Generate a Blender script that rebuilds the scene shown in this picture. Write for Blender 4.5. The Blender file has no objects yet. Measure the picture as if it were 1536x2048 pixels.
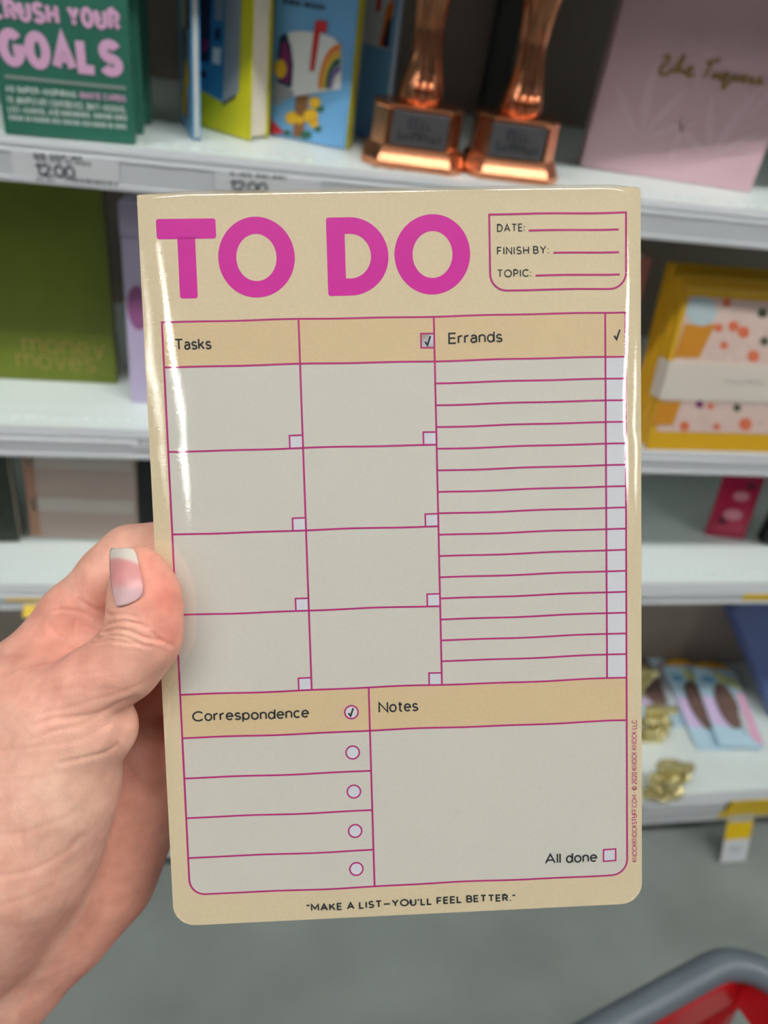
import bpy, bmesh, math, random
import numpy as np
from mathutils import Matrix, Vector
random.seed(7)
rng = np.random.default_rng(11)
D = bpy.data
SC = bpy.context.scene
COL = SC.collection

# ------------------------------------------------------------------ camera
FPX = 1540.0                                    # focal length in pixels of the 1536x2048 frame
def _n(v):
    v = np.array(v, float); return v / np.linalg.norm(v)
_X = _n([7874, 121, FPX])
_Dn = _n([-331.7, 2000, FPX]); _Dn = _n(_Dn - _X * (_Dn @ _X))
CV = np.array([_X, np.cross(_X, _Dn), -_Dn])    # camera (right, down, forward) -> world
CAM = np.array([0, 0, 1.28])
cam_d = D.cameras.new('camera'); cam = D.objects.new('camera', cam_d); COL.objects.link(cam)
_m = np.eye(4); _m[:3, 0] = CV[:, 0]; _m[:3, 1] = -CV[:, 1]; _m[:3, 2] = -CV[:, 2]; _m[:3, 3] = CAM
cam.matrix_world = Matrix(_m.tolist())
cam_d.sensor_fit = 'VERTICAL'; cam_d.sensor_height = 36.0; cam_d.sensor_width = 27.0
cam_d.lens = FPX / 2048 * 36.0
cam_d.clip_start = 0.01
cam_d.dof.use_dof = True; cam_d.dof.focus_distance = 0.237; cam_d.dof.aperture_fstop = 9.6
SC.camera = cam

# ------------------------------------------------------------------ world, lights, exposure
W = D.worlds.new('store_ambience'); SC.world = W; W.use_nodes = True
W.node_tree.nodes['Background'].inputs[0].default_value = (0.90, 0.95, 1.0, 1)
W.node_tree.nodes['Background'].inputs[1].default_value = 0.03
SC.view_settings.view_transform = 'Standard'; SC.view_settings.look = 'None'
SC.view_settings.gamma = 1.0; SC.view_settings.use_curve_mapping = False
SC.view_settings.exposure = 0.06
SC.cycles.max_bounces = 7; SC.cycles.diffuse_bounces = 4; SC.cycles.glossy_bounces = 3; SC.cycles.transparent_max_bounces = 8
TUBE = 42.0                                     # radiance of the fluorescent tubes
LIGHT_Z = 3.3

def ray(px, py): return CV @ _n([px - 768, py - 1024, FPX])
def onY(px, py, y): r = ray(px, py); return CAM + r * (y / r[1])
def onX(px, py, x): r = ray(px, py); return CAM + r * (x / r[0])
def onZ(px, py, z): r = ray(px, py); return CAM + r * ((z - CAM[2]) / r[2])
def atD(px, py, d): return CAM + CV @ np.array([(px - 768) / FPX * d, (py - 1024) / FPX * d, d])
def project(P):
    q = (np.asarray(P) - CAM) @ CV
    return q[..., 0] / q[..., 2] * FPX + 768, q[..., 1] / q[..., 2] * FPX + 1024

# ------------------------------------------------------------------ materials
def srgb(r, g, b):
    f = lambda c: (c / 255 / 12.92) if c / 255 <= .04045 else ((c / 255 + .055) / 1.055) ** 2.4
    return (f(r), f(g), f(b), 1)
MATS = {}
def mat(name, col, rough=.5, metal=0, var=0, scale=40, bump=0, bscale=300, spec=.5, coat=0):
    if name in MATS: return MATS[name]
    m = D.materials.new(name); m.use_nodes = True; nt = m.node_tree; b = nt.nodes['Principled BSDF']
    b.inputs['Roughness'].default_value = rough; b.inputs['Metallic'].default_value = metal
    b.inputs['Specular IOR Level'].default_value = spec; b.inputs['Coat Weight'].default_value = coat
    c = srgb(*col); b.inputs['Base Color'].default_value = c
    if var or bump:
        tc = nt.nodes.new('ShaderNodeTexCoord')
    if var:
        nz = nt.nodes.new('ShaderNodeTexNoise'); nz.inputs['Scale'].default_value = scale; nz.inputs['Detail'].default_value = 4
        nt.links.new(tc.outputs['Object'], nz.inputs['Vector'])
        rp = nt.nodes.new('ShaderNodeValToRGB')
        rp.color_ramp.elements[0].position = .3; rp.color_ramp.elements[1].position = .7
        rp.color_ramp.elements[0].color = tuple(max(0, v * (1 - var)) for v in c[:3]) + (1,)
        rp.color_ramp.elements[1].color = tuple(min(1, v * (1 + var)) for v in c[:3]) + (1,)
        nt.links.new(nz.outputs['Fac'], rp.inputs['Fac']); nt.links.new(rp.outputs['Color'], b.inputs['Base Color'])
    if bump:
        n2 = nt.nodes.new('ShaderNodeTexNoise'); n2.inputs['Scale'].default_value = bscale; n2.inputs['Detail'].default_value = 3
        nt.links.new(tc.outputs['Object'], n2.inputs['Vector'])
        bp = nt.nodes.new('ShaderNodeBump'); bp.inputs['Strength'].default_value = bump; bp.inputs['Distance'].default_value = .001
        nt.links.new(n2.outputs['Fac'], bp.inputs['Height']); nt.links.new(bp.outputs['Normal'], b.inputs['Normal'])
    MATS[name] = m; return m
def emit(name, col, s):
    m = D.materials.new(name); m.use_nodes = True; b = m.node_tree.nodes['Principled BSDF']
    b.inputs['Base Color'].default_value = (.8, .8, .8, 1)
    b.inputs['Emission Color'].default_value = col; b.inputs['Emission Strength'].default_value = s
    return m

# ------------------------------------------------------------------ object helpers
def tag(o, label=None, cat=None, group=None, kind=None):
    if label: o['label'] = label
    if cat: o['category'] = cat
    if group: o['group'] = group
    if kind: o['kind'] = kind
    return o
def thing(name, label, cat, mw=None, group=None):
    o = D.objects.new(name, None); COL.objects.link(o); o.empty_display_size = .02
    if mw is not None: o.matrix_world = Matrix(np.asarray(mw).tolist())
    return tag(o, label, cat, group)
def mesh(name, vs, fs, m=None, parent=None, smooth=False):
    me = D.meshes.new(name); me.from_pydata([tuple(map(float, v)) for v in vs], [], [tuple(map(int, f)) for f in fs]); me.update()
    o = D.objects.new(name, me); COL.objects.link(o)
    if m: me.materials.append(m)
    if parent: o.parent = parent
    if smooth: me.polygons.foreach_set('use_smooth', [True] * len(me.polygons))
    return o
def obj_bm(name, bm, m=None, parent=None, smooth=False):
    me = D.meshes.new(name); bmesh.ops.recalc_face_normals(bm, faces=bm.faces[:]); bm.to_mesh(me); bm.free()
    o = D.objects.new(name, me); COL.objects.link(o)
    if m: me.materials.append(m)
    if parent: o.parent = parent
    if smooth: me.polygons.foreach_set('use_smooth', [True] * len(me.polygons))
    return o
def add_box(bm, a, b, bev=0, seg=2):
    a, b = np.minimum(a, b), np.maximum(a, b)
    r = bmesh.ops.create_cube(bm, size=1)
    for v in r['verts']:
        v.co = Vector([(a[i] + b[i]) / 2 + v.co[i] * (b[i] - a[i]) for i in range(3)])
    if bev:
        es = list({e for v in r['verts'] for e in v.link_edges})
        bmesh.ops.bevel(bm, geom=es, offset=bev, segments=seg, affect='EDGES', profile=.5)
def box(name, a, b, m, parent=None, bev=0, seg=2):
    bm = bmesh.new(); add_box(bm, np.array(a, float), np.array(b, float), bev, seg); return obj_bm(name, bm, m, parent)
def frame(origin, xdir, lean=0):
    """4x4: local x along xdir (horizontal), local z up (leaned back by lean), local y into the shelf; front face is y = 0"""
    x = _n([xdir[0], xdir[1], 0]); y = np.array([-x[1], x[0], 0]); z = np.array([0, 0, 1.])
    z2 = z * math.cos(lean) + y * math.sin(lean); y2 = np.cross(z2, x)
    M4 = np.eye(4); M4[:3, 0] = x; M4[:3, 1] = y2; M4[:3, 2] = z2; M4[:3, 3] = origin; return M4
def loc_px(M4, pts):
    """photo pixels -> (x, z) on the local plane y = 0 of frame M4"""
    R, T = M4[:3, :3], M4[:3, 3]; o = R.T @ (CAM - T); out = []
    for p in pts:
        d = R.T @ ray(*p); k = -o[1] / d[1]; q = o + d * k; out.append((q[0], q[2]))
    return out
def flat(name, polys, m, parent, y=-.0004, mapf=None):
    """flat print: list of 2-D outlines (x, z) as n-gons on the front face"""
    mapf = mapf or (lambda u, v: (u, y, v))
    vs, fs = [], []
    for p in polys:
        area = sum(p[i][0] * p[(i + 1) % len(p)][1] - p[(i + 1) % len(p)][0] * p[i][1] for i in range(len(p)))
        if area < 0: p = p[::-1]
        fs.append(range(len(vs), len(vs) + len(p))); vs += [mapf(*q) for q in p]
    return mesh(name, vs, fs, m, parent)
def arc(cx, cy, rx, ry, a0, a1, n=None):
    n = n or max(3, int(abs(a1 - a0) / 12))
    return [(cx + rx * math.cos(math.radians(a0 + (a1 - a0) * i / n)), cy + ry * math.sin(math.radians(a0 + (a1 - a0) * i / n))) for i in range(n + 1)]
def ell(cx, cy, rx, ry, n=28): return arc(cx, cy, rx, ry, 0, 360 - 360 / n, n - 1)
def rrect(x0, y0, x1, y1, r):
    rs = r if isinstance(r, (tuple, list)) else (r,) * 4      # bl, br, tr, tl
    o = []
    for (cx, cy, a, rr) in ((x0 + rs[0], y0 + rs[0], 180, rs[0]), (x1 - rs[1], y0 + rs[1], 270, rs[1]), (x1 - rs[2], y1 - rs[2], 0, rs[2]), (x0 + rs[3], y1 - rs[3], 90, rs[3])):
        o += arc(cx, cy, rr, rr, a, a + 90, 8) if rr > 0 else [(cx, cy)]
    return o
def ribbon(polys, w, mapf, name, m, parent):
    """strokes of width w along 2-D polylines; a polyline whose ends meet is closed"""
    vs, fs = [], []
    for p in polys:
        p = np.array(p, float)
        closed = np.linalg.norm(p[0] - p[-1]) < 1e-9 and len(p) > 3
        if closed: p = p[:-1]
        n = len(p)
        if n < 2: continue
        nx = np.roll(p, -1, 0) - p; pv = p - np.roll(p, 1, 0)
        if not closed: nx[-1] = pv[-1]; pv[0] = nx[0]
        nx /= np.linalg.norm(nx, axis=1)[:, None] + 1e-12; pv /= np.linalg.norm(pv, axis=1)[:, None] + 1e-12
        a = np.stack([-nx[:, 1], nx[:, 0]], 1); b = np.stack([-pv[:, 1], pv[:, 0]], 1)
        mi = a + b; mi /= np.linalg.norm(mi, axis=1)[:, None] + 1e-9
        k = 1 / np.clip((mi * a).sum(1), .45, 1)
        off = mi * (k * w / 2)[:, None]
        s = len(vs)
        for i in range(n):
            vs.append(mapf(*(p[i] - off[i]))); vs.append(mapf(*(p[i] + off[i])))
        for i in range(n if closed else n - 1):
            j = (i + 1) % n; fs.append((s + 2 * i, s + 2 * j, s + 2 * j + 1, s + 2 * i + 1))
    return mesh(name, vs, fs, m, parent)

# ------------------------------------------------------------------ a monoline alphabet (cap height 1, x-height .72)
A_ = arc
GL = {
 'A': (.84, [[(0, 0), (.42, 1), (.84, 0)], [(.15, .33), (.69, .33)]]),
 'B': (.62, [[(0, 0), (0, 1)] + A_(.34, .76, .22, .24, 90, -90) + [(0, .52)], [(.34, .52)] + A_(.36, .26, .26, .26, 90, -90) + [(0, 0)]]),
 'C': (.8, [A_(.46, .5, .46, .5, 42, 318)]),
 'D': (.76, [[(0, 0), (0, 1), (.3, 1)] + A_(.3, .5, .46, .5, 90, -90) + [(0, 0)]]),
 'E': (.55, [[(.55, 1), (0, 1), (0, 0), (.55, 0)], [(0, .51), (.5, .51)]]),
 'F': (.54, [[(.54, 1), (0, 1), (0, 0)], [(0, .49), (.48, .49)]]),
 'G': (.96, [A_(.5, .5, .5, .5, 42, 355) + [(.56, .46)]]),
 'H': (.72, [[(0, 0), (0, 1)], [(.72, 0), (.72, 1)], [(0, .51), (.72, .51)]]),
 'I': (.02, [[(0, 0), (0, 1)]]),
 'J': (.46, [[(.46, 1), (.46, .24)] + A_(.23, .24, .23, .24, 0, -170)]),
 'K': (.66, [[(0, 0), (0, 1)], [(.62, 1), (0, .38)], [(.22, .6), (.66, 0)]]),
 'L': (.52, [[(0, 1), (0, 0), (.52, 0)]]),
 'M': (.9, [[(0, 0), (0, 1), (.45, .28), (.9, 1), (.9, 0)]]),
 'N': (.74, [[(0, 0), (0, 1), (.74, 0), (.74, 1)]]),
 'O': (1.0, [ell(.5, .5, .5, .5) + [(1.0, .5)]]),
 'P': (.6, [[(0, 0), (0, 1), (.32, 1)] + A_(.32, .72, .28, .28, 90, -90) + [(0, .44)]]),
 'Q': (1.0, [ell(.5, .5, .5, .5) + [(1.0, .5)], [(.6, .25), (.95, -.05)]]),
 'R': (.63, [[(0, 0), (0, 1), (.32, 1)] + A_(.32, .73, .27, .27, 90, -90) + [(0, .46)], [(.3, .46), (.63, 0)]]),
 'S': (.6, [A_(.3, .745, .27, .255, 25, 270) + A_(.3, .245, .3, .245, 90, -155)]),
 'T': (.7, [[(0, 1), (.7, 1)], [(.35, 1), (.35, 0)]]),
 'U': (.68, [[(0, 1), (0, .34)] + A_(.34, .34, .34, .34, 180, 360) + [(.68, 1)]]),
 'V': (.8, [[(0, 1), (.4, 0), (.8, 1)]]),
 'W': (1.1, [[(0, 1), (.28, 0), (.55, .9), (.82, 0), (1.1, 1)]]), 'X': (.7, [[(0, 0), (.7, 1)], [(0, 1), (.7, 0)]]),
 '~': (.5, [A_(.25, .5, .24, .45, 60, 330), [(.25, .1), (.3, .8)]]), '|': (.2, [[(0, 0), (0, 1)], [(.2, 0), (.2, .9)]]),
 'Y': (.76, [[(0, 1), (.38, .46), (.76, 1)], [(.38, .46), (.38, 0)]]),
 'a': (.46, [A_(.22, .49, .21, .23, 155, 0) + [(.43, 0)], [(.43, .43), (.22, .43)] + A_(.2, .215, .2, .215, 90, 270) + [(.26, 0), (.43, .15)]]),
 'c': (.46, [A_(.26, .36, .26, .36, 45, 315)]),
 'd': (.52, [ell(.25, .36, .25, .36) + [(.5, .36)], [(.52, 0), (.52, 1.02)]]),
 'e': (.52, [[(.0, .38), (.52, .38)] + A_(.26, .36, .26, .36, 5, 318)]),
 'k': (.48, [[(0, 0), (0, 1.02)], [(.44, .72), (0, .27)], [(.17, .44), (.48, 0)]]),
 'l': (.02, [[(0, 0), (0, 1.02)]]),
 'm': (.78, [[(0, 0), (0, .72)], A_(.195, .5, .195, .22, 180, 0) + [(.39, 0)], A_(.585, .5, .195, .22, 180, 0) + [(.78, 0)]]),
 'n': (.46, [[(0, 0), (0, .72)], A_(.23, .48, .23, .24, 180, 0) + [(.46, 0)]]),
 'o': (.54, [ell(.27, .36, .27, .36) + [(.54, .36)]]),
 'p': (.52, [[(0, .72), (0, -.28)], ell(.27, .36, .25, .36) + [(.52, .36)]]),
 'r': (.3, [[(0, 0), (0, .72)], A_(.26, .44, .26, .27, 180, 80)]),
 's': (.42, [A_(.21, .535, .19, .185, 20, 270) + A_(.21, .175, .21, .175, 90, -160)]),
 't': (.34, [[(.14, .95), (.14, .16)] + A_(.28, .14, .14, .14, 180, 290), [(0, .72), (.34, .72)]]),
 'v': (.5, [[(0, .72), (.25, 0), (.5, .72)]]),
 'y': (.52, [[(0, .72), (.27, .03)], [(.52, .72), (.16, -.28)]]),
 '0': (.6, [ell(.3, .5, .3, .5) + [(.6, .5)]]),
 '1': (.26, [[(0, .8), (.24, 1), (.24, 0)]]),
 '2': (.58, [A_(.29, .71, .28, .29, 165, -35) + [(0, 0), (.58, 0)]]),
 '4': (.62, [[(.44, 0), (.44, 1), (0, .28), (.62, .28)]]),
 ':': (.02, [[(0, 0), (0, .12)], [(0, .55), (0, .67)]]), '.': (.02, [[(0, -.02), (0, .11)]]), ',': (.06, [[(0, -.12), (.06, .1)]]),
 "'": (.02, [[(0, .72), (0, 1)]]), '-': (.3, [[(0, .42), (.3, .42)]]), '_': (.8, [[(0, .42), (.8, .42)]]),
 '<': (.24, [[(.06, 1), (0, .74)], [(.24, 1), (.18, .74)]]), '>': (.24, [[(0, 1), (.06, .74)], [(.18, 1), (.24, .74)]]),
 '*': (.14, [[(0, .45), (.14, .45)], [(0, .53), (.14, .53)]]),
 '@': (1.0, [ell(.5, .5, .5, .5) + [(1.0, .5)], A_(.5, .5, .24, .26, 45, 315)]),
 '#': (.62, [[(0, .42), (.22, .04), (.62, 1)]]),
}
def text2d(s, x0, x1, y0, cap, weight, track=.2, space=.36, cond=0):
    """strokes of s, fitted between x0 and x1 with its baseline at y0"""
    x, out = 0, []
    for ch in s:
        if ch == ' ': x += space; continue
        w, st = GL[ch]; kx = 1
        if cond and w > .2: w2 = cond * (1.3 if ch in 'MW' else .8 if ch in 'LEFT' else 1); kx = w2 / w; w = w2
        for p in st: out.append([(x + q[0] * kx, q[1]) for q in p])
        x += w + track
    x -= track
    k = (x1 - x0 - weight) / x
    return [[(x0 + weight / 2 + q[0] * k, y0 + weight / 2 + q[1] * (cap - weight)) for q in p] for p in out]
def text_px(name, s, M4, a, b, cap_px, weight, m, parent, track=.2, y=-.0006, slant=0, cond=0):
    """lettering on a front face: its baseline runs between pixels a and b, capitals reach cap_px (a pixel above a)"""
    (xa, za), (xb, zb), (xc, zc) = loc_px(M4, [a, b, cap_px])
    L = math.hypot(xb - xa, zb - za); cap = math.hypot(xc - xa, zc - za); ca, sa = (xb - xa) / L, (zb - za) / L
    st = text2d(s, 0, L, 0, cap, weight, track, cond=cond)
    return ribbon(st, weight, lambda u, v: (xa + (u + slant * v) * ca - v * sa, y, za + (u + slant * v) * sa + v * ca), name, m, parent)

# ================================================================== THE STORE
m_floor = mat('polished_concrete', (138, 146, 142), .34, var=.16, scale=5, bump=.05, bscale=40)
m_ceil = mat('ceiling_paint', (205, 208, 208), .8)
m_back = mat('shelf_back_panel', (150, 137, 126), .6, var=.05, scale=12)
m_shelf = mat('white_enamel', (236, 246, 244), .35)
m_rail = mat('price_rail_plastic', (196, 201, 205), .3)
m_dark = mat('black_kick', (14, 15, 16), .6)
def structure(o): o['kind'] = 'structure'; return o
structure(box('floor', (-8, -5.5, -.05), (8, 1.2, 0), m_floor))
structure(box('ceiling', (-8, -5.5, 3.7), (8, 1.2, 3.75), m_ceil))
structure(box('wall_back', (-1.2, .95, 0), (1.9, .975, 2.1), m_back))
# slotted uprights of the gondola
m_up = mat('upright_metal', (70, 70, 70), .5)
for k, x in enumerate((-.75, .28, 1.31)):
    bm = bmesh.new(); add_box(bm, np.array((x - .013, .935, 0)), np.array((x + .013, .952, 2.1)), .001)
    structure(obj_bm('trim_%d' % (k + 1), bm, m_up))
# kick plate under the lowest shelf
structure(box('baseboard_back', (-1.2, .70, 0), (1.9, .72, .10), m_dark))

# ceiling fixtures
m_tube = emit('fluorescent_glow', (1.0, .985, .95, 1), TUBE)
m_house = mat('fixture_white', (225, 226, 226), .5)
def fixture(side, x, y, length, along, label, r=.024, mt=None):
    M4 = frame((x, y, LIGHT_Z), (1, 0) if along == 'x' else (0, 1))
    t = thing('aisle_strip_light_%s_offscreen' % side, label, 'ceiling light', M4, 'strip lights under the store ceiling')
    box('housing', (-length / 2, -.11, .03), (length / 2, .11, .075), m_house, t, .006)
    for s in (-1, 1):
        bm = bmesh.new()
        bmesh.ops.create_cone(bm, cap_ends=True, segments=16, radius1=r, radius2=r, depth=length - .06,
                              matrix=Matrix.Translation((0, s * .055, .012)) @ Matrix.Rotation(math.pi / 2, 4, 'Y'))
        obj_bm('aisle_tube_%s_%s_offscreen' % (side, 'front' if s < 0 else 'rear'), bm, mt or m_tube, t, True)
        for e in (-1, 1): box('end_cap', (e * (length / 2 - .02), s * .055 - .028, -.012), (e * length / 2, s * .055 + .028, .04), m_house, t)
    box('hanger', (-.01, -.01, .07), (.01, .01, .41), m_house, t)
for side, x in (('left', -1.25), ('right', 1.25)): fixture(side, x, -.60, 2.4, 'x', 'twin tube strip light hung above the aisle along the shelves')
m_panel = emit('troffer_diffuser_glow', (1.0, .985, .95, 1), TUBE * .52)
for side, x, y, hl in (('left', -3.6, -2.75, .95), ('far_left', -6.2, -2.75, .95), ('right', 3.6, -2.0, .9), ('far_right', 6.4, -2.0, .9)):
    t = thing('panel_light_%s_offscreen' % side, 'wide panel light hung crosswise over the open floor behind the aisle', 'ceiling light', frame((x, y, LIGHT_Z), (0, 1)), 'panel lights under the store ceiling')
    box('housing', (-hl - .04, -.18, .02), (hl + .04, .18, .09), m_house, t, .006); box('panel_diffuser_%s_offscreen' % side, (-hl, -.15, .0), (hl, .15, .021), m_panel, t, .004); box('hanger', (-.01, -.01, .09), (.01, .01, .41), m_house, t)

# ------------------------------------------------------------------ shelves
SH = {'above': 1.315, 'top': 1.117, 'second': .861, 'third': .656, 'base': .150}
YF = .65
def shelf(key, label, rail_h, rows, x0=-1.15, x1=1.85, depth=.297):
    z = SH[key]
    t = thing('shelf', label, 'shelf', frame((0, YF, z), (1, 0)))
    holes_end = .012 + rows * .032
    # solid deck behind the punched strip
    bm = bmesh.new(); add_box(bm, np.array((x0, holes_end, -.022)), np.array((x1, depth + .003, 0)), .001, 1); obj_bm('deck', bm, m_shelf, t)
    # punched strip: every hole is a real opening
    vs, fs = [], []
    pitch = .0132; nx = int((x1 - x0) / pitch)
    for r in range(rows):
        ya, yb = .006 + r * .032, .006 + (r + 1) * .032
        if r == rows - 1: yb = holes_end
        for i in range(nx):
            xa = x0 + i * pitch; xb = xa + pitch; cx, cy = (xa + xb) / 2, ya + .018; s = len(vs)
            hole = [(cx + .0042 * math.cos(a), cy + .0048 * math.sin(a)) for a in [math.radians(45 + 45 * q) for q in range(8)]]
            outer = [(xb, yb), (cx, yb), (xa, yb), (xa, cy), (xa, ya), (cx, ya), (xb, ya), (xb, cy)]
            vs += [(*p, 0) for p in outer] + [(*p, 0) for p in hole] + [(*p, -.0028) for p in hole]
            for q in range(8):
                p = (q + 1) % 8
                fs.append((s + q, s + p, s + 8 + p, s + 8 + q)); fs.append((s + 8 + q, s + 8 + p, s + 16 + p, s + 16 + q))
    mesh('punched_strip', vs, fs, m_shelf, t)
    box('punched_strip_tray', (x0, .004, -.022), (x1, holes_end, -.0027), m_shelf, t)
    # front lip and price rail, one profile pulled along the shelf
    prof = [(.008, 0), (.003, .0012), (-.0015, 0), (-.003, -.003), (-.002, -.0055), (-.0045, -.0075), (-.0045, -.0085), (-.0036, -.0092),
            (-.0046, -rail_h + .005), (-.0058, -rail_h + .004), (-.006, -rail_h + .001), (-.004, -rail_h), (.006, -rail_h), (.008, -rail_h + .003)]
    vs = [(x, p[0], p[1]) for x in (x0, x1) for p in prof]; n = len(prof)
    fs = [(i, (i + 1) % n, n + (i + 1) % n, n + i) for i in range(n)] + [tuple(range(n))[::-1], tuple(range(n, 2 * n))]
    bm = bmesh.new(); b2 = [bm.verts.new(v) for v in vs]
    for f in fs: bm.faces.new([b2[i] for i in f])
    obj_bm('price_rail', bm, m_rail, t)
    for x in (-.75, .28, 1.31):
        for s in (-.02, .02): box('bracket', (x + s - .002, .20, -.06), (x + s + .002, depth, -.02), m_up, t)
    return t
shelf('above', 'white metal shelf over the upright books and trophies', .029, 1)
shelf('top', 'white punched metal shelf carrying the copper trophies', .030, 1)
shelf('second', 'white punched metal shelf carrying the olive green book', .026, 1)
shelf('third', 'white punched metal shelf carrying the small red pink packet', .026, 1)
shelf('base', 'lowest white punched metal shelf close to the floor', .066, 2)

# ------------------------------------------------------------------ products: shared helpers
m_paper = mat('book_paper', (232, 224, 205), .8, var=.05, scale=200)
def lift(M4, t):
    M4 = M4.copy(); M4[2, 3] += t * max(0, -M4[2, 1]) + .0002; return M4
def book(name, label, cat, M4, w, h, t, mcover, mpages=None, bev=.0012, group=None, hard=True):
    """covers front and back, spine at local x = 0, page block set in"""
    o = thing(name, label, cat, lift(M4, t), group)
    c = .0018
    box('front_cover', (0, 0, 0), (w, c, h), mcover, o, bev * .5)
    box('back_cover', (0, t - c, 0), (w, t, h), mcover, o, bev * .5)
    box('spine', (0, c * .5, 0), (c, t - c * .5, h), mcover, o, bev * .4)
    box('page_block', (c * .8, c, .002), (w - .002, t - c, h - .002), mpages or m_paper, o)
    return o
def line_of(px_a, px_b, z): a, b = onZ(*px_a, z), onZ(*px_b, z); return a, b, float(np.linalg.norm(b - a))
def px_poly(name, M4, pts, m, parent, y=-.0006): return flat(name, [loc_px(M4, pts)], m, parent, y)
ZT = SH['top'] + .0006; Z2 = SH['second'] + .0006; Z3 = SH['third'] + .0006; ZB = SH['base'] + .0006

# ------------------------------------------------------------------ green card boxes
m_green = mat('teal_green_card', (44, 110, 92), .5, var=.04, scale=60)
m_pinkink = mat('pink_ink', (226, 178, 214), .6); m_whiteink = mat('pale_ink', (205, 222, 218), .6); m_greyink = mat('grey_ink', (140, 152, 148), .6)
a, b, w = line_of((10, 268), (271, 290), ZT); d = (b - a) / w
side = np.array([-d[1], d[0], 0])
labels_g = ['teal green card box with pink GOALS lettering at the front of its row', 'teal green card box second in its row behind the lettered one', 'teal green card box at the back of its row']
for k in range(3):
    org = a + side * (.0345 * k) + d * (.0055 * k)
    M4 = frame(org, d[:2])
    o = thing('card_box', labels_g[k], 'box', M4, 'teal card boxes on the trophy shelf')
    box('body', (0, 0, 0), (w, .0335, .112), m_green, o, .0012)
    box('lid', (-.0004, -.0004, .1125), (w + .0004, .0339, .152), m_green, o, .0012)
    if k == 0:
        text_px('lettering', 'CRUSH YOUR', M4, (-18, 38), (243, 63), (-20, -6), .0031, m_pinkink, o, .26, cond=.42)
        text_px('lettering', 'GOALS', M4, (3, 131), (248, 156), (0, 54), .0062, m_pinkink, o, .30, cond=.5)
        px_poly('rule', M4, [(10, 149), (252, 173), (252, 180), (10, 156)], m_greyink, o)
        text_px('lettering', '40 SUPER-INSPIRING', M4, (12, 183), (153, 196), (11, 170), .0009, m_whiteink, o, .34, cond=.5)
        text_px('lettering', 'QUOTE CARDS', M4, (160, 196), (252, 204), (159, 183), .0009, m_pinkink, o, .34, cond=.5)
        text_px('lettering', 'TO JUMPSTART CONFIDENCE, BUTT-KICKING,', M4, (14, 205), (253, 226), (13, 191), .0008, m_whiteink, o, .34, cond=.5)
        text_px('lettering', 'LIST-MAKING, AND ~|~~|~|~~. ~|~~|~ ~|~~', M4, (17, 224), (255, 242), (16, 211), .0008, m_whiteink, o, .34, cond=.5)
        text_px('lettering', '~|~|~ ~| ~~|~|~ |~~ ~|~~|~ ~~| ~|~|~ |~ ~|~~', M4, (19, 240), (254, 259), (18, 228), .0007, m_whiteink, o, .34, cond=.5)

# ------------------------------------------------------------------ blue and yellow books on the top shelf
m_blue = mat('sky_blue_cover', (112, 172, 220), .28, var=.03, scale=30)
m_yellow = mat('acid_yellow_cover', (206, 200, 20), .35)
m_white = mat('white_print', (226, 228, 228), .5); m_red = mat('red_print', (200, 40, 45), .5); m_mag = mat('plum_print', (120, 30, 96), .5)
m_sun = mat('golden_print', (222, 176, 28), .5); m_brown = mat('brown_print', (132, 86, 44), .5); m_leaf = mat('leaf_print', (30, 96, 74), .5)
m_navy = mat('navy_print', (28, 34, 66), .5); m_orange = mat('orange_print', (226, 120, 30), .5); m_blk = mat('ink_black', (34, 38, 42), .6)
m_dblue = mat('device_blue', (52, 122, 172), .45); m_grass = mat('violet_print', (120, 92, 160), .5); m_gray = mat('mid_grey_print', (150, 154, 160), .6)

def mailbox_art(M4, o, T):
    """mailbox picture; T maps picture pixels to photo pixels of this cover"""
    P = lambda nm, pts, m, y: px_poly(nm, M4, [T(p) for p in pts], m, o, y)
    P('mailbox_picture', [(577, 65)] + [(600, 62), (640, 66), (668, 76), (682, 92), (684, 120), (682, 178), (610, 190), (585, 193), (578, 170), (579, 100)], m_white, -.0006)
    P('mailbox_picture', [(560, 75), (572, 67), (582, 90), (587, 130), (584, 176), (556, 165), (556, 110)], m_navy, -.0008)
    P('mailbox_picture', [(563, 90), (574, 82), (580, 105), (582, 140), (577, 170), (557, 155)], m_mag, -.001)
    P('mailbox_picture', ell(562, 138, 12, 19, 14), m_sun, -.0012)
    P('mailbox_picture', [(548, 160), (588, 183), (588, 192), (548, 212)], m_gray, -.0008)
    P('mailbox_flag', [(632, 41), (655, 43), (654, 66), (641, 65), (629, 142), (620, 142), (628, 70)], m_red, -.0012)
    for (k, mm) in ((0, m_orange), (1, m_sun), (2, m_leaf), (3, m_grass)):
        r = 1 - k * .16
        P('rainbow_band', [(682, 88)] + [(682 - (45 * math.sin(t) * r), 178 - 90 * math.cos(t) * r) for t in np.linspace(.05, 1.57, 9)] + [(682 - 45 * (r - .14), 178)] + [(682 - (45 * math.sin(t) * (r - .14)), 178 - 90 * math.cos(t) * (r - .14)) for t in np.linspace(1.57, .05, 9)], mm, -.001 - .0001 * k)
    P('post_picture', [(592, 193), (618, 189), (606, 276), (586, 274)], m_brown, -.0008)
    for (x, y, r) in ((630, 205, 12), (622, 232, 15), (584, 236, 13), (628, 246, 10), (600, 240, 8)): P('flower_picture', ell(x, y, r, r, 10), m_sun, -.001)
    for (x, y, r) in ((640, 218, 9), (612, 270, 12), (636, 258, 8), (575, 266, 8)): P('leaf_picture', ell(x, y, r, r * .7, 10), m_leaf, -.0009)
    P('red_picture', [(542, 238), (570, 267), (542, 268)], m_red, -.0008)
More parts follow.
